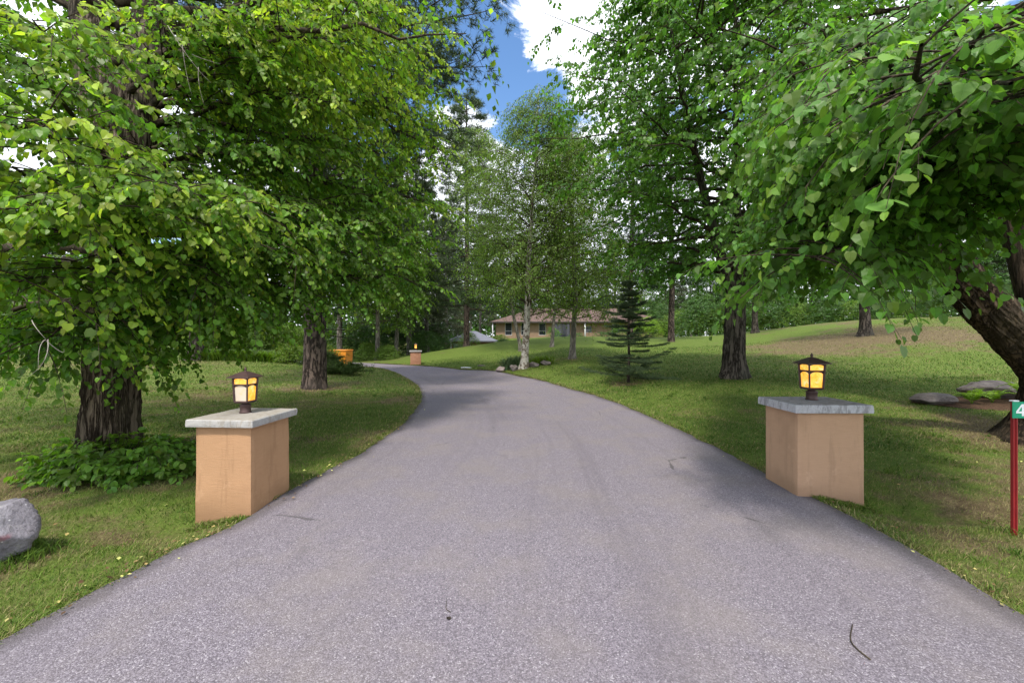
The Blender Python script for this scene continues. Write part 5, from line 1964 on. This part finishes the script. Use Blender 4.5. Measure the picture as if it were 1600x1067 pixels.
def blade_field(n_, dmin, dmax, hgt, wid, pw):
    D = dmin + (dmax - dmin) * rng.random(n_) ** pw
    u_ = rng.uniform(-1.45, 1.45, n_)
    x_, y_ = u_ * D, D
    ok = ~in_poly(x_, y_, ROADPOLY)
    x_, y_ = x_[ok], y_[ok]
    m_ = ((x_ + 2.685) ** 2 < .073) & ((y_ - 4.19) ** 2 < .085)
    m_ |= ((x_ - 3.3) ** 2 < .13) & ((y_ - 4.58) ** 2 < .10)
    m_ |= ((x_ - 11) / 1.9) ** 2 + ((y_ - 9.2) / .75) ** 2 < 1
    m_ |= (x_ + 5.32) ** 2 + (y_ - 5.46) ** 2 < .13
    x_, y_ = x_[~m_], y_[~m_]
    dr = dryness(x_, y_)
    rd = road_dist(x_, y_)
    dr = dr + .28 * np.exp(-rd / .16) + rng.normal(0, .16, len(x_))
    keep = rng.random(len(x_)) > np.clip((dr - .62) * 1.3, 0, .75)
    x_, y_, dr, rd = x_[keep], y_[keep], dr[keep], rd[keep]
    dr = np.where(rng.random(len(dr)) < .24, rng.uniform(.6, .95, len(dr)), dr)
    k = len(x_)
    z_ = gz(x_, y_) + (vnoise(x_, y_, 1.3, 5, 3) - .5) * .05
    p = np.stack([x_, y_, z_ - .004], 1)
    az = rng.uniform(0, 6.28, k)
    ln = rng.uniform(.15, 1.1, k)[:, None]
    tuft = .65 + .8 * vnoise(x_, y_, 3.1, 41, 2)
    h_ = hgt * rng.uniform(.55, 1.25, k) * tuft * (1 + .35 * np.exp(-rd / .1))
    d_ = np.stack([np.cos(az), np.sin(az), np.zeros(k)], 1) * ln + UP
    d_ = nrm(d_)
    sd = np.stack([-np.sin(az + .7), np.cos(az + .7), np.zeros(k)], 1) * wid
    mid_ = p + d_ * h_[:, None] * .55
    tip = p + d_ * h_[:, None] - UP * (h_ * .12)[:, None] + np.stack([np.cos(az), np.sin(az), np.zeros(k)], 1) * (h_ * .25)[:, None]
    V = np.stack([p - sd, p + sd, mid_ - sd * .7, mid_ + sd * .7, tip], 1)
    return V, np.clip(dr, 0, 1)


g = Geo()
# ragged fringe that leans over the edge of the asphalt
for EE, sgn in ((EL, -1.0), (ER, 1.0)):
    k = 26000
    q_ = 20 + (NR * .62 - 20) * rng.random(k) ** 1.25
    i0 = q_.astype(int)
    fr_ = (q_ - i0)[:, None]
    pe = EE[i0] * (1 - fr_) + EE[i0 + 1] * fr_
    tgv = nrm(EE[i0 + 1] - EE[i0])
    nv = np.stack([tgv[:, 1], -tgv[:, 0]], 1) * sgn
    off = rng.random(k) ** 1.6 * .16 - .03 * vnoise(pe[:, 0], pe[:, 1], 5, 3, 2) * rng.random(k)
    pe = pe + nv * off[:, None]
    keep = vnoise(pe[:, 0], pe[:, 1], 2.4, 77, 3) > rng.uniform(.25, .62, k)
    pe, nv, off = pe[keep], nv[keep], off[keep]
    k = len(pe)
    D_ = np.maximum(np.hypot(pe[:, 0], pe[:, 1]), 2)
    p_ = np.c_[pe, gz(pe[:, 0], pe[:, 1]) - .002]
    az = rng.uniform(0, 6.28, k)
    hd_ = np.stack([np.cos(az), np.sin(az), np.zeros(k)], 1) * .7 - np.c_[nv, np.zeros(k)] * .55
    h_ = rng.uniform(.02, .075, k) * (1 + D_ * .03)
    dd_ = nrm(hd_ + UP * rng.uniform(.3, 1.1, (k, 1)))
    sd_ = nrm(np.cross(dd_, UP)) * (.0011 + .0005 * D_)[:, None]
    mid_ = p_ + dd_ * h_[:, None] * .55
    tip_ = p_ + dd_ * h_[:, None] - UP * (h_ * .2)[:, None]
    V = np.stack([p_ - sd_, p_ + sd_, mid_ - sd_ * .7, mid_ + sd_ * .7, tip_], 1)
    base = g.n
    g.add(V.reshape(-1, 3), (np.arange(k)[:, None] * 5 + np.array([0, 1, 3, 2])[None]), 0, np.repeat(np.clip(rng.normal(.62, .25, k), 0, 1), 5))
    g.f.append((np.arange(k)[:, None] * 5 + np.array([2, 3, 4])[None] + base, 0, False))
# coarser tufts and weeds among the mown grass, and uncut grass round the boulder, pillars and post
cl = []
for q in range(420):
    D_ = 2.2 + 11 * rng.random() ** 1.1
    cl.append((rng.uniform(-1.35, 1.35) * D_, D_, rng.uniform(.03, .09), rng.uniform(.05, .10), rng.uniform(.05, .5)))
for q in range(26):
    a_ = rng.uniform(0, 6.28)
    cl.append((-3.86 + math.cos(a_) * .30, 3.02 + math.sin(a_) * .30, .05, rng.uniform(.07, .15), .3))
for q in range(60):
    t_ = rng.random()
    cl.append((-2.99 + .62 * t_, 3.83 - .02 * t_, .03, rng.uniform(.03, .07), rng.uniform(.3, .8)))
    cl.append((2.95 + .74 * t_, 4.24, .03, rng.uniform(.03, .07), rng.uniform(.3, .7)))
    cl.append((3.69, 4.26 + .6 * t_, .03, rng.uniform(.03, .07), rng.uniform(.2, .6)))
cl += [(4.2, 3.46, .04, .08, .3), (4.22, 3.5, .04, .1, .4)]
for (cx_, cy_, cr_, ch_, ct_) in cl:
    k = 26
    px_ = cx_ + rng.normal(0, cr_, k)
    py_ = cy_ + rng.normal(0, cr_, k)
    ok = ~in_poly(px_, py_, ROADPOLY)
    px_, py_ = px_[ok], py_[ok]
    k = len(px_)
    if k < 3:
        continue
    p_ = np.c_[px_, py_, gz(px_, py_) - .003]
    dd_ = nrm(rng.normal(0, .45, (k, 3)) * np.array([1, 1, 0]) + UP)
    h_ = ch_ * rng.uniform(.5, 1.2, k)
    sd_ = nrm(np.cross(dd_, rng.normal(0, 1, (k, 3)))) * (.0016 + .0004 * cy_)
    mid_ = p_ + dd_ * h_[:, None] * .55
    tip_ = p_ + dd_ * h_[:, None] + dd_ * np.array([1, 1, 0]) * h_[:, None] * .5 - UP * (h_ * .15)[:, None]
    V = np.stack([p_ - sd_, p_ + sd_, mid_ - sd_ * .8, mid_ + sd_ * .8, tip_], 1)
    base = g.n
    g.add(V.reshape(-1, 3), (np.arange(k)[:, None] * 5 + np.array([0, 1, 3, 2])[None]), 0, np.repeat(np.clip(ct_ + rng.normal(0, .1, k), 0, 1), 5))
    g.f.append((np.arange(k)[:, None] * 5 + np.array([2, 3, 4])[None] + base, 0, False))
for args in ((170000, 1.9, 6.5, .042, .0022, .9), (170000, 6.0, 13, .055, .0048, .9), (120000, 12, 30, .07, .011, .9)):
    V, tn = blade_field(*args)
    k = len(V)
    base = g.n
    g.add(V.reshape(-1, 3), (np.arange(k)[:, None] * 5 + np.array([0, 1, 3, 2])[None]), 0, np.repeat(tn, 5))
    g.f.append((np.arange(k)[:, None] * 5 + np.array([2, 3, 4])[None] + base, 0, False))
tag(g.build('grass', M['blade']), 'short mown grass with dry straw patches on both sides of the drive', 'grass', kind='stuff')

# small fallen leaves on turf and at the road edge
k = 2600
D = 2.4 + 20 * rng.random(k) ** 1.2
x_ = rng.uniform(-1.3, 1.3, k) * D
y_ = D
ok = ~in_poly(x_, y_, ROADPOLY)
x_, y_ = x_[ok], y_[ok]
idx = rng.integers(60, 330, 1500)
xe = EL[idx, 0] + rng.normal(-.08, .12, 1500)
ye = EL[idx, 1] + rng.normal(0, .08, 1500)
xr = ER[rng.integers(40, 300, 500)]
x_ = np.r_[x_[:900], xe, xr[:, 0] + rng.normal(.06, .09, 500)]
y_ = np.r_[y_[:900], ye, xr[:, 1] + rng.normal(0, .08, 500)]
z_ = gz(x_, y_) + .03
g = Geo()
k = len(x_)
az = rng.uniform(0, 6.28, k)
stamp(g, np.stack([x_, y_, z_], 1), np.stack([np.cos(az), np.sin(az), rng.normal(0, .2, k)], 1), UP + rng.normal(0, .3, (k, 3)), rng.uniform(.015, .04, k), rng.random(k) ** 1.6, DIA_V, DIA_F)
tag(g.build('fallen_leaves', M['litter']), 'small brown and yellow fallen leaves scattered on turf and drive edge', 'leaves', kind='stuff')

# twigs and a clod lying on the drive
for (pts_, r_, lab) in (([(1332, 975), (1329, 998), (1338, 1012), (1360, 1030)], .004, 'thin bent dark twig lying on the asphalt at the lower right'),
                        ([(698, 938), (697, 950), (704, 956)], .0025, 'tiny curved twig lying on the asphalt just above the dark clod')):
    q = []
    for (px, py) in pts_:
        D_ = 650 * (1.6 - .016) / (py - 533)
        q.append(((px - 800) / 650 * D_, D_, .018))
    q, _ = catmull(np.array(q), 16)
    g = Geo()
    g.tube(q - q[0], np.linspace(r_ * .6, r_, 16), 6)
    o = g.build('fallen_twig', M['twig'])
    o.location = q[0]
    tag(o, lab, 'twig')
D_ = 650 * 1.588 / (967 - 533)
o = rock((702 - 800) / 650 * D_, D_, .016, .012, .009, 'barkdark', 'small dark clod lying on the asphalt in the foreground', 'clod', None, 23, .1)
o.location.z = .013
o['category'] = 'clod'
